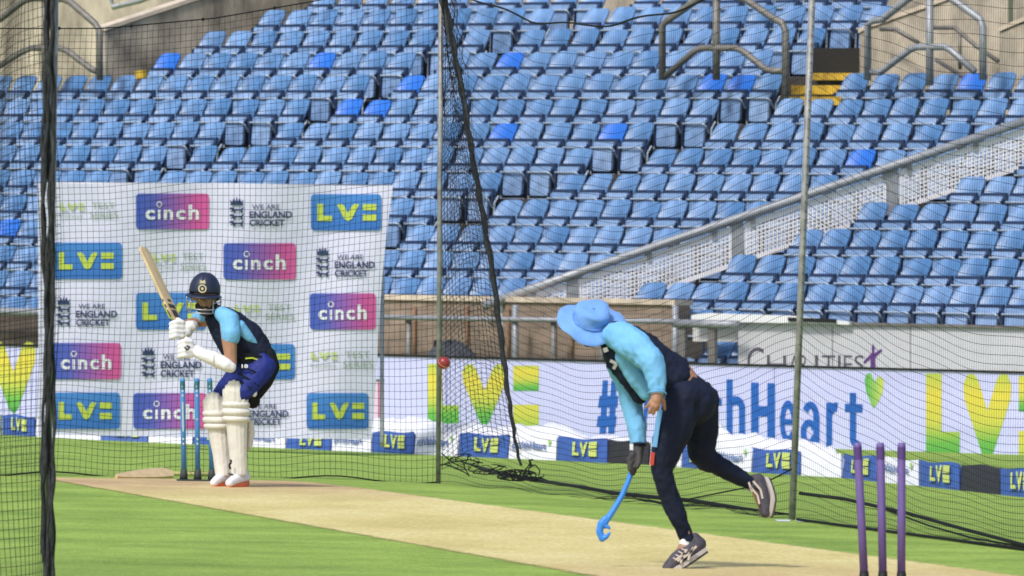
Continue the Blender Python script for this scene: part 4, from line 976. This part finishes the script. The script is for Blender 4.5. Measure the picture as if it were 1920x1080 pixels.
# ---- thrower
T, J, C = figure('person in wide pale blue hat, leaning forward mid-throw on one leg', 43.4, (1275, 1066))
fing = [C((1226, 748, -.33, .015), (1219, 755, -.345, .0105), (1211, 765, -.33, .0085)), C((1229, 750, -.34, .015), (1224, 761, -.355, .0105), (1217, 774, -.335, .0085)),
        C((1233, 751, -.34, .015), (1230, 763, -.355, .0105), (1225, 777, -.335, .0085)), C((1237, 750, -.33, .014), (1236, 761, -.345, .0095), (1233, 770, -.325, .008)),
        C((1237, 740, -.30, .014), (1244, 751, -.30, .0125), (1246, 763, -.29, .010), (1247, 768, -.285, .008))]
body = [C((1290, 738, 0, .10), (1270, 708, 0, .092), (1215, 674, 0, .09, 1.1), (1178, 650, 0, .11, 1.3), (1150, 630, 0, .06), (1128, 612, 0, .055)),
        C((1116, 612, .045, .084)), C((1110, 626, .01, .058), (1106, 636, .0, .042)), C((1092, 624, -.01, .018), (1089, 630, -.01, .014)), C((1128, 622, -.03, .022)),
        C((1178, 645, -.15, .065), (1225, 680, -.28, .045), (1232, 732, -.31, .030), (1232, 742, -.32, .033, 1.2), (1230, 751, -.335, .030)),
        C((1168, 680, .12, .06), (1187, 755, .10, .042), (1196, 825, .05, .029), (1193, 846, .04, .034), (1188, 860, .03, .030)),
        C((1282, 755, -.06, .08), (1262, 810, -.10, .070), (1243, 878, -.12, .040), (1257, 935, -.10, .040), (1289, 1005, -.06, .034), (1288, 1022, -.06, .038), (1266, 1056, -.08, .034)),
        C((1306, 752, .08, .10), (1318, 800, .10, .060), (1319, 852, .12, .042), (1362, 882, .17, .034), (1407, 906, .22, .030), (1420, 915, .23, .036), (1432, 950, .22, .032))] + fing
blob('body', body, skin, T, .0055, 3)
blob('shirt', [C((1263, 708, 0, .114), (1238, 690, 0, .106, 1.1), (1206, 668, 0, .120, 1.2), (1176, 648, 0, .115, 1.3), (1153, 634, 0, .085)),
               C((1146, 640, -.02, .065), (1160, 678, .0, .07), (1200, 738, .0, .052))], navy_c, T, .010, 4, fold=.010)
blob('side_panel', [C((1172, 668, -.105, .055), (1190, 706, -.09, .050), (1212, 738, -.08, .040))], mat('sky_blue_fabric', (0, 0, 0)), T, .009, 4, fold=0.005)
blob('sleeve', [C((1150, 628, -.09, .062), (1168, 634, -.13, .086), (1192, 650, -.19, .086), (1222, 678, -.28, .068), (1232, 708, -.31, .052), (1232, 729, -.32, .046))], sky_c, T, .009, 3, fold=0.008)
blob('sleeve', [C((1160, 680, .10, .07), (1172, 710, .11, .066), (1186, 760, .10, .056), (1194, 800, .07, .054), (1197, 826, .05, .047))], sky_c, T, .009, 3, fold=0.008)
b = MB(); b.tube([J(1232 + 17 * math.cos(a), 738 + 5 * math.sin(a), -.32 + .045 * math.sin(a)) for a in [k * .4 for k in range(17)]], .004, 5); b.build('cuff', sky_c, T)
blob('collar', [C((1146, 620, -.06, .018), (1158, 614, 0, .018), (1166, 618, .06, .018)), C((1146, 620, -.06, .02), (1138, 630, -.08, .016), (1134, 640, -.07, .012))], navy_c, T, .006, 2, fold=0.003)
blob('trousers', [C((1292, 738, 0, .110), (1302, 754, .0, .120, 1.15)),
                  C((1284, 748, -.07, .100), (1264, 800, -.10, .102), (1250, 845, -.12, .082), (1240, 880, -.13, .058), (1247, 908, -.12, .054), (1261, 946, -.10, .053), (1279, 985, -.08, .041), (1289, 1013, -.06, .037)),
                  C((1306, 752, .08, .120), (1316, 800, .10, .092), (1315, 848, .12, .072), (1326, 862, .14, .066), (1364, 881, .17, .051), (1387, 894, .20, .043), (1405, 905, .22, .038))], navy_c, T, .009, 2, fold=.007)
b = MB(); ribbon(b, [J(1238, 768, -.205), J(1232, 800, -.20), J(1227, 838, -.19)], .0125); b.build('side_stripe', mat('light_blue_stripe', (.16, .42, .78), .7), T)
b = MB(); ribbon(b, [J(1224, 848, -.19), J(1222, 872, -.185)], .010); b.build('red_patch', mat('red_patch', (.55, .05, .03), .7), T)
b = MB(); ribbon(b, [J(1134, 652, -.14), J(1137, 660, -.14)], .012); b.build('chest_badge', mat('badge_grey', (.35, .36, .34), .6), T); b = MB(); ribbon(b, [J(1144, 676, -.135), J(1156, 682, -.135), J(1150, 692, -.13)], .008); b.build('chest_logo', MATS['badge_grey'], T)
blob('beard', [C((1110, 632, -.012, .042), (1103, 640, -.012, .032)), C((1128, 626, -.02, .032), (1112, 640, -.01, .034)), C((1134, 622, .0, .03), (1140, 630, .0, .035))], hair, T, .006, 2)
b = MB(); b.ell(J(1098, 619, -.028), .010, 2); b.ell(J(1092, 617, .02), .010, 2); b.build('eyes', mat('eye_white', (.6, .6, .58), .3), T, True)
blob('sock', [C((1286, 1002, -.06, .036), (1287, 1020, -.06, .039))], mat('white_sock', (.75, .75, .78), .9), T, .006, 2)
blob('sock', [C((1398, 901, .21, .036), (1414, 911, .23, .039))], mat('grey_sock', (.3, .3, .34), .9), T, .006, 2)
shoe_m = mat('dark_grey_mesh_shoe', (.060, .055, .075), .7, .3, 40); solew = mat('pale_sole', (.50, .46, .43), .7); soleb = mat('dark_outsole', (.05, .045, .042), .8, .3, 30)
trim = mat('shoe_trim', (.60, .52, .46), .6)
def shoe(hl, ml, tl, up, r, upper, sole, outs, stripes=True):
    hl, ml, tl = map(Vector, (hl, ml, tl)); up = up.normalized(); o = blob('shoe', [[(hl + up * r * .9, r * .95), (ml + up * r * .85, r * .98), (tl + up * r * .45, r * .72)], [(hl + up * r * 1.1, r * .85), (hl.lerp(ml, .35) + up * r * 1.8, r * .72)], [(hl + up * r * 1.1, r * .8), (hl + up * r * 1.75, r * .62)]], upper, T, .006, 2)
    d = (tl - hl).normalized(); sd = d.cross(up).normalized(); b = MB(); n = 14
    def ring(e, w): 
        out = []
        for k in range(2 * n):
            t_ = k / n if k < n else (2 * n - 1 - k + .0) / n; sg = 1 if k < n else -1; t_ = min(1, t_ * n / (n - 1))
            c = hl.lerp(ml, t_ / .6) if t_ < .6 else ml.lerp(tl, (t_ - .6) / .4); ww = w * (math.sin(math.pi * min(1, max(.0, t_ * .86 + .12))) ** .45) * (1 + .1 * math.sin(t_ * 6)); ext = d * ((t_ - .5) * r * .9)
            out.append(c + ext + sd * sg * ww + up * e)
        return out
    b.prism(ring(.010, r * 1.02), -up * .020); s_ = b.build('sole', sole, T); s_.parent = o
    b = MB(); b.prism(ring(-.011, r * .98), -up * .010); s_ = b.build('outsole', outs, T); s_.parent = o
    return o, sd, up
oS, sd_, up_ = shoe(J(1316, 1034, -.05), J(1278, 1060, -.09), J(1256, 1072, -.11), Vector((-.46, .0, .89)), .045, shoe_m, solew, soleb)
b = MB()
for q in ([(1270, 1052), (1290, 1040), (1306, 1024)], [(1276, 1056), (1281, 1040), (1288, 1030)], [(1290, 1050), (1294, 1038), (1300, 1026)], [(1266, 1050), (1276, 1043), (1284, 1036)]): ribbon(b, [J(x, y, -.145) for x, y in q], .005)
b.build('shoe_stripe', trim, T); b = MB()
for k in range(4): b.tube([J(1262 + 5 * k, 1046 - 6 * k, -.13), J(1270 + 5 * k, 1050 - 6 * k, -.14)], .003, 5)
b.build('lace', trim, T)
oS, sd_, up_ = shoe(J(1434, 903, .24), J(1445, 938, .21), J(1441, 962, .19), Vector((-.92, -.30, .12)), .040, shoe_m, solew, soleb)
b = MB()
for q in ([(1412, 902), (1426, 918), (1430, 935)], [(1408, 914), (1420, 928), (1424, 945)], [(1404, 904), (1410, 922)]): ribbon(b, [J(x, y, .155) for x, y in q], .005)
b.build('shoe_stripe', trim, T)
gl = mat('dark_glove', (.045, .042, .045), .75, .4, 40, .004, 40)
gf = [C((1187, 852, -.01, .017), (1179, 862, -.03, .014), (1180, 873, -.035, .012), (1187, 876, -.03, .011)), C((1189, 860, -.015, .017), (1181, 870, -.035, .014), (1181, 880, -.04, .012), (1187, 883, -.03, .011)),
      C((1192, 866, -.01, .016), (1185, 877, -.03, .013), (1184, 886, -.035, .011)), C((1195, 868, 0, .014), (1191, 880, -.02, .011), (1188, 889, -.02, .010)), C((1198, 848, .0, .017), (1199, 864, -.03, .014), (1195, 876, -.045, .011))]
blob('glove', [C((1197, 834, .04, .034), (1193, 850, .03, .040), (1190, 862, .02, .036))] + gf, gl, T, .0055, 2)
b = MB(); b.tube([J(1197 + 12.5 * math.cos(a), 834 + 2 * math.sin(a), .04 + .037 * math.sin(a)) for a in [k * .4 for k in range(17)]], .009, 6); b.build('wristband', navy_c, T, True)
b = MB(); ribbon(b, [J(1184, 832, -.0), J(1184, 844, -.0)], .009); b.build('wrist_tag', mat('white_tag', (.8, .8, .85), .6), T)
# hat
hc = J(1111, 592, -.015); ax = Vector((.12, -.60, .79)).normalized(); e1 = Vector((1, 0, -.20)); e1 = (e1 - ax * e1.dot(ax)).normalized(); e2 = ax.cross(e1)
hat_m = mat('pale_blue_hat_cloth', (.155, .35, .78), .8, .07, 10, .006, 22, sheen=.2)
b = MB(); prof = [(.178, -.012), (.178, -.008), (.152, .0), (.118, .004), (.099, .008), (.094, .024), (.091, .048), (.090, .070), (.080, .084), (.052, .084), (.022, .080), (.0005, .079)]; n = 48
def hp_(u, v):
    a = u * 2 * math.pi; k = min(len(prof) - 1, int(v * (len(prof) - 1))); r_, z_ = prof[k]
    wv = (.009 * math.sin(2 * a + 1.0) + .008 * math.sin(5 * a) + .003 * math.sin(11 * a)) * max(0, (r_ - .09) / .08); dent = .009 * math.sin(3 * a + z_ * 60) if .02 < z_ < .095 else 0
    return hc + e1 * (math.cos(a) * (r_ + dent)) + e2 * (math.sin(a) * (r_ + dent)) + ax * (z_ + wv - .035)
b.grid(n + 1, len(prof), hp_); b.uv = {}
def hp2(u, v):
    a = u * 2 * math.pi; r_ = .178 - .08 * v; wv = (.009 * math.sin(2 * a + 1.0) + .008 * math.sin(5 * a) + .003 * math.sin(11 * a)) * max(0, (r_ - .09) / .08); return hc + e1 * (math.cos(a) * r_) + e2 * (math.sin(a) * r_) + ax * (-.012 + wv - .035)
b.grid(n + 1, 4, hp2); b.uv = {}; b.build('hat', hat_m, T, True, recalc=False)
b = MB(); b.tube([hc + e1 * (math.cos(a) * .099) + e2 * (math.sin(a) * .099) + ax * (-.018) for a in [k * 2 * math.pi / 40 for k in range(41)]], .004, 5); b.build('hat_band', mat('hat_band_blue', (.13, .30, .70), .8), T, True)
# ball thrower (long plastic arm)
pb = mat('blue_plastic', (.04, .24, .78), .35, .05, 10); S0 = J(1190, 848, .0); T2 = thing('ball_thrower', 'long bright blue plastic ball thrower held in the gloved hand', 'ball thrower', S0)
b = MB(); b.tube([J(1189, 850, .0), J(1186, 880, -.01), J(1177, 905, -.02), J(1166, 930, -.03), J(1150, 957, -.04), J(1137, 976, -.05), J(1130, 988, -.05)], [.015, .014, .013, .014, .015, .016, .020], 12); b.build('shaft', pb, T2, True)
blob('claw', [C((1136, 972, -.05, .017), (1127, 982, -.05, .020), (1124, 997, -.05, .019), (1129, 1010, -.05, .018), (1137, 1007, -.06, .012), (1143, 999, -.065, .008)), C((1130, 984, -.05, .018), (1140, 988, -.06, .010), (1143, 991, -.06, .007))], pb, T2, .005, 2)

# ---- batsman
DBm = 59.0
T, J, C = figure('person batting in navy helmet, royal blue trousers and white pads, bat raised', DBm, (435, 911))
body = [C((488, 684, 0, .115), (478, 652, 0, .09), (448, 620, 0, .09, 1.1), (424, 600, 0, .07, 1.3), (400, 582, -.02, .052), (388, 566, -.04, .055)),
        C((385, 546, -.03, .086), (385, 562, -.06, .070), (385, 578, -.08, .044)), C((383, 566, -.125, .016), (383, 571, -.135, .013)), C((383, 580, -.115, .016)), C((362, 560, -.03, .018)), C((408, 560, -.02, .018)), C((376, 558, -.10, .02), (391, 558, -.10, .02)),
        C((426, 598, -.13, .060), (430, 640, -.20, .056), (434, 682, -.22, .040), (400, 672, -.20, .038), (368, 660, -.16, .028), (356, 654, -.14, .034), (346, 646, -.12, .030)),
        C((400, 592, .12, .07), (378, 602, .20, .045), (352, 606, .10, .030), (340, 612, .05, .034), (332, 618, .02, .028)),
        C((488, 692, -.07, .09), (466, 720, -.11, .066), (450, 746, -.12, .045), (452, 800, -.06, .055), (450, 888, -.04, .036), (440, 903, -.08, .034)),
        C((472, 692, .09, .09), (434, 724, .13, .06), (410, 750, .13, .045), (413, 800, .14, .052), (420, 892, .13, .036), (410, 903, .08, .034))]
blob('body', body, skin, T, .007, 3)
blob('shirt', [C((482, 664, 0, .122), (462, 634, 0, .125, 1.1), (436, 610, 0, .108, 1.2), (420, 598, 0, .09, 1.3), (402, 588, 0, .062)), C((400, 600, -.03, .06), (414, 634, -.02, .06), (436, 664, 0, .07))], navy_c, T, .010, 4, fold=0.01)
blob('side_panel', [C((450, 612, -.13, .045), (466, 632, -.11, .038), (482, 646, -.09, .018))], sky_c, T, .007, 3, fold=0.005)
blob('sleeve', [C((416, 588, -.11, .055), (430, 600, -.16, .074), (433, 624, -.20, .071), (433, 632, -.20, .069))], sky_c, T, .009, 3, fold=0.004)
blob('sleeve', [C((396, 588, .11, .06), (378, 596, .19, .056)), C((368, 594, .17, .04))], sky_c, T, .009, 3, fold=0.008)
b = MB(); ribbon(b, [J(406, 570, -.10), J(428, 584, -.13), J(450, 604, -.12), J(470, 626, -.10)], .004); b.build('piping', blackf, T)
blob('shorts', [C((490, 686, 0, .124, 1.05), (484, 666, 0, .112, 1.05)), C((490, 690, -.06, .114), (474, 712, -.10, .094), (460, 732, -.12, .076)), C((476, 688, .08, .11), (446, 708, .12, .094), (426, 728, .13, .076), (414, 742, .13, .066)), C((452, 735, -.12, .074), (447, 748, -.12, .062))], royal, T, .010, 2, fold=0.006)
b = MB()
for q in ([(446, 700), (462, 708), (478, 718), (486, 724)], [(450, 688), (470, 694), (492, 704)], [(438, 712), (456, 718), (472, 730)]):
    ribbon(b, [J(x, y, -.205 + .002 * abs(x - 468)) for x, y in q], .006)
ribbon(b, [J(456, 669, -.15), J(490, 674, -.14)], .030); b.build('thigh_strap', blackf, T)
b = MB(); ribbon(b, [J(460, 672, -.158), J(474, 671, -.158), J(484, 675, -.15)], .005); b.build('yellow_mark', mat('yellow_green_mark', (.45, .55, .05), .6), T)
b = MB(); put_ = Plane((J(455, 690, -.205).x, J(455, 690, -.205).y), (J(470, 690, -.205).x, J(470, 690, -.205).y)); put_text(b, '18', put_, (453, 683, 465, 690), 0, .03); b.build('number', mat('number_white', (.7, .7, .75), .6), T)
blob('hip_panel', [C((504, 664, -.05, .05), (512, 688, -.06, .05), (500, 716, -.09, .045), (484, 742, -.09, .03))], blackf, T, .008, 3)
blob('knee_wrap', [C((470, 742, -.08, .062), (474, 752, -.04, .055))], blackf, T, .009, 3)
b = MB(); b.ell(J(477, 737, -.145), (.020, .012, .028), 2); b.build('white_mark', mat('number_white', (0, 0, 0)), T, True)
padm = mat('off_white_pad', (.70, .68, .63), .7, .06, 12, .004, 40); gw = mat('white_glove', (.76, .76, .78), .7, .06, 12, .006, 30); strapm = mat('grey_strap', (.30, .31, .33), .7)
def pad(xt, yt_, dt, xb, yb_, db_, Rt, Rb, fwd, name='leg_pad'):
    a0 = math.atan2(fwd.y, fwd.x); top, bot = J(xt, yt_, dt), J(xb, yb_, db_); o = None; ch = []; n = 7
    for k in range(n):
        a = a0 + R(-66 + 22 * k); c_ = abs(k - 3) / 3; dirv = Vector((math.cos(a), math.sin(a), 0)); t0 = top + Vector((0, 0, .0 - .075 * c_ ** 2)); mid = top.lerp(bot, .36)
        ch.append([(t0 + dirv * Rt * .92, .018), (top.lerp(bot, .10) + dirv * Rt * 1.02, .0215), (mid + dirv * Rt * .98, .0215)])
        ch.append([(top.lerp(bot, .42) + dirv * Rt * .86, .0185), (top.lerp(bot, .75) + dirv * (Rb * 1.05), .0165), (bot + dirv * Rb, .013)])
    o = blob(name, ch, padm, T, .0062, 1)
    b = MB()
    for t_, e in ((.245, .022), (.325, .026), (.40, .022)):
        b.tube([top.lerp(bot, t_) + Vector((math.cos(a0 + R(g_)), math.sin(a0 + R(g_)), 0)) * (Rt * 1.04 + .005) for g_ in range(-82, 83, 12)], e, 10)
    s_ = b.build('knee_roll', padm, T, True); s_.parent = o
    b = MB()
    for t_ in (.55, .80):
        b.tube([top.lerp(bot, t_) + Vector((math.cos(a0 + R(g_)), math.sin(a0 + R(g_)), 0)) * (Rb * 1.1) for g_ in range(80, 281, 20)], .010, 6)
    s_ = b.build('strap', strapm, T, True); s_.parent = o
    return o
pad(442, 716, -.10, 449, 889, -.05, .076, .050, Vector((-.15, -1, 0)))
pad(407, 738, .10, 420, 890, .10, .084, .050, Vector((-.35, -1, 0)))
blob('pad_wing', [C((468, 792, -.04, .030), (470, 812, -.03, .032), (467, 838, -.03, .022))], padm, T, .007, 2)
b = MB(); ribbon(b, [J(432, 862, -.155), J(434, 866, -.156), J(430, 872, -.156), J(432, 880, -.154)], .007); b.build('pad_logo', blackf, T)
wsh = mat('white_shoe', (.78, .77, .82), .5, .04, 20); osh = mat('orange_sole', (.72, .16, .06), .6)
shoe(J(459, 905, .02), J(441, 909, -.10), J(430, 911, -.19), Vector((0, 0, 1)), .042, wsh, osh, osh)
shoe(J(428, 904, .16), J(410, 908, .04), J(401, 910, -.03), Vector((0, 0, 1)), .040, wsh, osh, osh)
b = MB(); ribbon(b, [J(433, 902, -.175), J(440, 903, -.16), J(449, 896, -.12)], .006); ribbon(b, [J(437, 890, -.14), J(428, 888, -.14)], .005); b.build('shoe_mark', blackf, T)
# gloves
def bglove(cx, cy, dd, flip):
    ch = [C((cx + 14, cy + 4, dd, .045), (cx + 2, cy, dd, .050), (cx - 3, cy, dd - .01, .042))]
    for k in range(4):
        y = cy - 13 + 8.5 * k; ch.append(C((cx + 6, y, dd - .035, .021), (cx - 6, y - 1, dd - .055, .020), (cx - 15, y + 2, dd - .03, .018), (cx - 16, y + 3, dd + .01, .015)))
    ch.append(C((cx + 6, cy - 12, dd - .03, .022), (cx - 2, cy - 18, dd - .03, .019)))
    ch.append(C((cx + 18, cy + 5 * flip, dd, .046), (cx + 26, cy + 7 * flip, dd, .040)))
    return blob('batting_glove', ch, gw, T, .0065, 1)
bglove(336, 618, .02, -1); o = bglove(352, 654, -.14, 1)
b = MB(); ribbon(b, [J(350, 648, -.235), J(356, 651, -.235), J(351, 657, -.235), J(346, 651, -.235)], .006); s_ = b.build('glove_mark', mat('dark_mark', (.05, .05, .08), .6), T); s_.parent = o
blob('arm_guard', [C((372, 662, -.18, .040), (400, 672, -.225, .052), (424, 684, -.24, .052), (432, 688, -.24, .042))], gw, T, .008, 2, fold=0.003)
b = MB(); b.tube([J(404 + 4 * math.cos(a), 674 + 14 * math.sin(a), -.22 + .058 * math.cos(a)) for a in [k * .4 for k in range(17)]], .006, 5); b.build('guard_strap', padm, T, True)
# face, beard, helmet
blob('beard', [C((372, 574, -.085, .026), (378, 584, -.105, .026), (386, 588, -.11, .026), (396, 582, -.095, .026), (402, 572, -.07, .022)), C((377, 576, -.125, .008), (390, 576, -.125, .008))], hair, T, .006, 2)
b = MB()
for x in (376, 391): b.ell(J(x, 561.5, -.118), (.0125, .008, .0085), 2)
b.build('eyes', mat('eye_white', (0, 0, 0)), T, True)
b = MB()
for x in (376.3, 391.3): b.ell(J(x, 561.5, -.125), .0055, 2)
b.build('pupils', blackf, T, True)
hm_ = mat('navy_helmet_cloth', (.016, .022, .055), .45, .1, 10, .002, 60); hcn = J(384, 545, -.03); fw = Vector((-.10, -1, -.12)).normalized(); upv = Vector((.03, -.12, 1)); upv = (upv - fw * upv.dot(fw)).normalized(); rt = fw.cross(upv)
b = MB()
def helm(u, v):
    a = u * 2 * math.pi; th = v * math.pi * .60 * (1 + (-.14 if math.cos(a) > .3 else .12 * (1 - math.cos(a)) / 2 + .02)); r_ = Vector((.122 * math.sin(th) * math.cos(a), .110 * math.sin(th) * math.sin(a), .130 * math.cos(th) ** (1 if math.cos(th) < 0 else 1) - (.006 if th < .25 else 0)))
    return hcn + fw * r_.x * 1.02 + rt * r_.y + upv * r_.z
b.grid(41, 14, helm); b.uv = {}; hel = b.build('helmet', hm_, T, True, recalc=False); so_ = hel.modifiers.new('s', 'SOLIDIFY'); so_.thickness = .012; so_.offset = -1
b = MB()
def peak(u, v):
    a = R(-68 + 136 * u); r_ = .112 + .058 * v * math.cos(a * .9); return hcn + fw * (math.cos(a) * r_) + rt * (math.sin(a) * r_ * .98) + upv * (-.020 - .016 * v - .012 * math.cos(a) * 0)
b.grid(17, 4, peak); b.uv = {}; s_ = b.build('peak', hm_, T, True); so_ = s_.modifiers.new('s', 'SOLIDIFY'); so_.thickness = .006; s_.parent = hel
b = MB()
for z_, rr_, a1 in ((-.116, .150, 78), (-.142, .142, 64), (-.070, .152, 88)):
    if z_ == -.070: rng = list(range(-88, -39, 6)); rng2 = list(range(40, 89, 6)); sets = (rng, rng2)
    else: sets = (list(range(-a1, a1 + 1, 6)),)
    for q in sets: b.tube([hcn + fw * (math.cos(R(g_)) * rr_) + rt * (math.sin(R(g_)) * rr_ * .80) + upv * z_ for g_ in q], .0045, 6)
for g_ in (-78, -40, 40, 78): b.tube([hcn + fw * (math.cos(R(g_)) * .150) + rt * (math.sin(R(g_)) * .122) + upv * z_ for z_ in (-.04, -.07, -.098, -.124, -.146)], .004, 6)
s_ = b.build('face_grille', mat('grille_steel', (.42, .42, .45), .35, metal=.6), T, True); s_.parent = hel
b = MB(); n = 20; ec = hcn + fw * .128 + upv * .030
def disk(r0, r1, e): b.add([ec + (rt * math.cos(2 * math.pi * k / n) + upv * math.sin(2 * math.pi * k / n)) * r_ + fw * e for r_ in (r0, r1) for k in range(n)], [(k, (k + 1) % n, n + (k + 1) % n, n + k) for k in range(n)])
disk(.021, .030, .006); disk(.0, .010, .008)
c = ec + upv * .046 + fw * -.005
b.add([c + rt * x + upv * y + fw * .004 for x, y in ((-.020, -.010), (.022, -.010), (.016, .0), (.020, .014), (.004, .006), (-.012, .016), (-.018, .004))], [tuple(range(7))])
s_ = b.build('emblem', mat('emblem_cream', (.62, .54, .36), .5), T); s_.parent = hel

b = MB()
for x0, x1, y0, y1 in ((1452, 1484, 975, 979), (1490, 1522, 976, 979.5)):
    q_ = [ghit(x0, y0), ghit(x1, y0 + .5), ghit(x1 - 4, y1), ghit(x0 + 6, y1)]; b.add([p + Vector((0, 0, .004)) for p in q_], [(0, 1, 2, 3)])
tag(b.build('painted_line', mat('worn_white_paint', (.62, .66, .58), .9, .3, 30)), kind='structure')
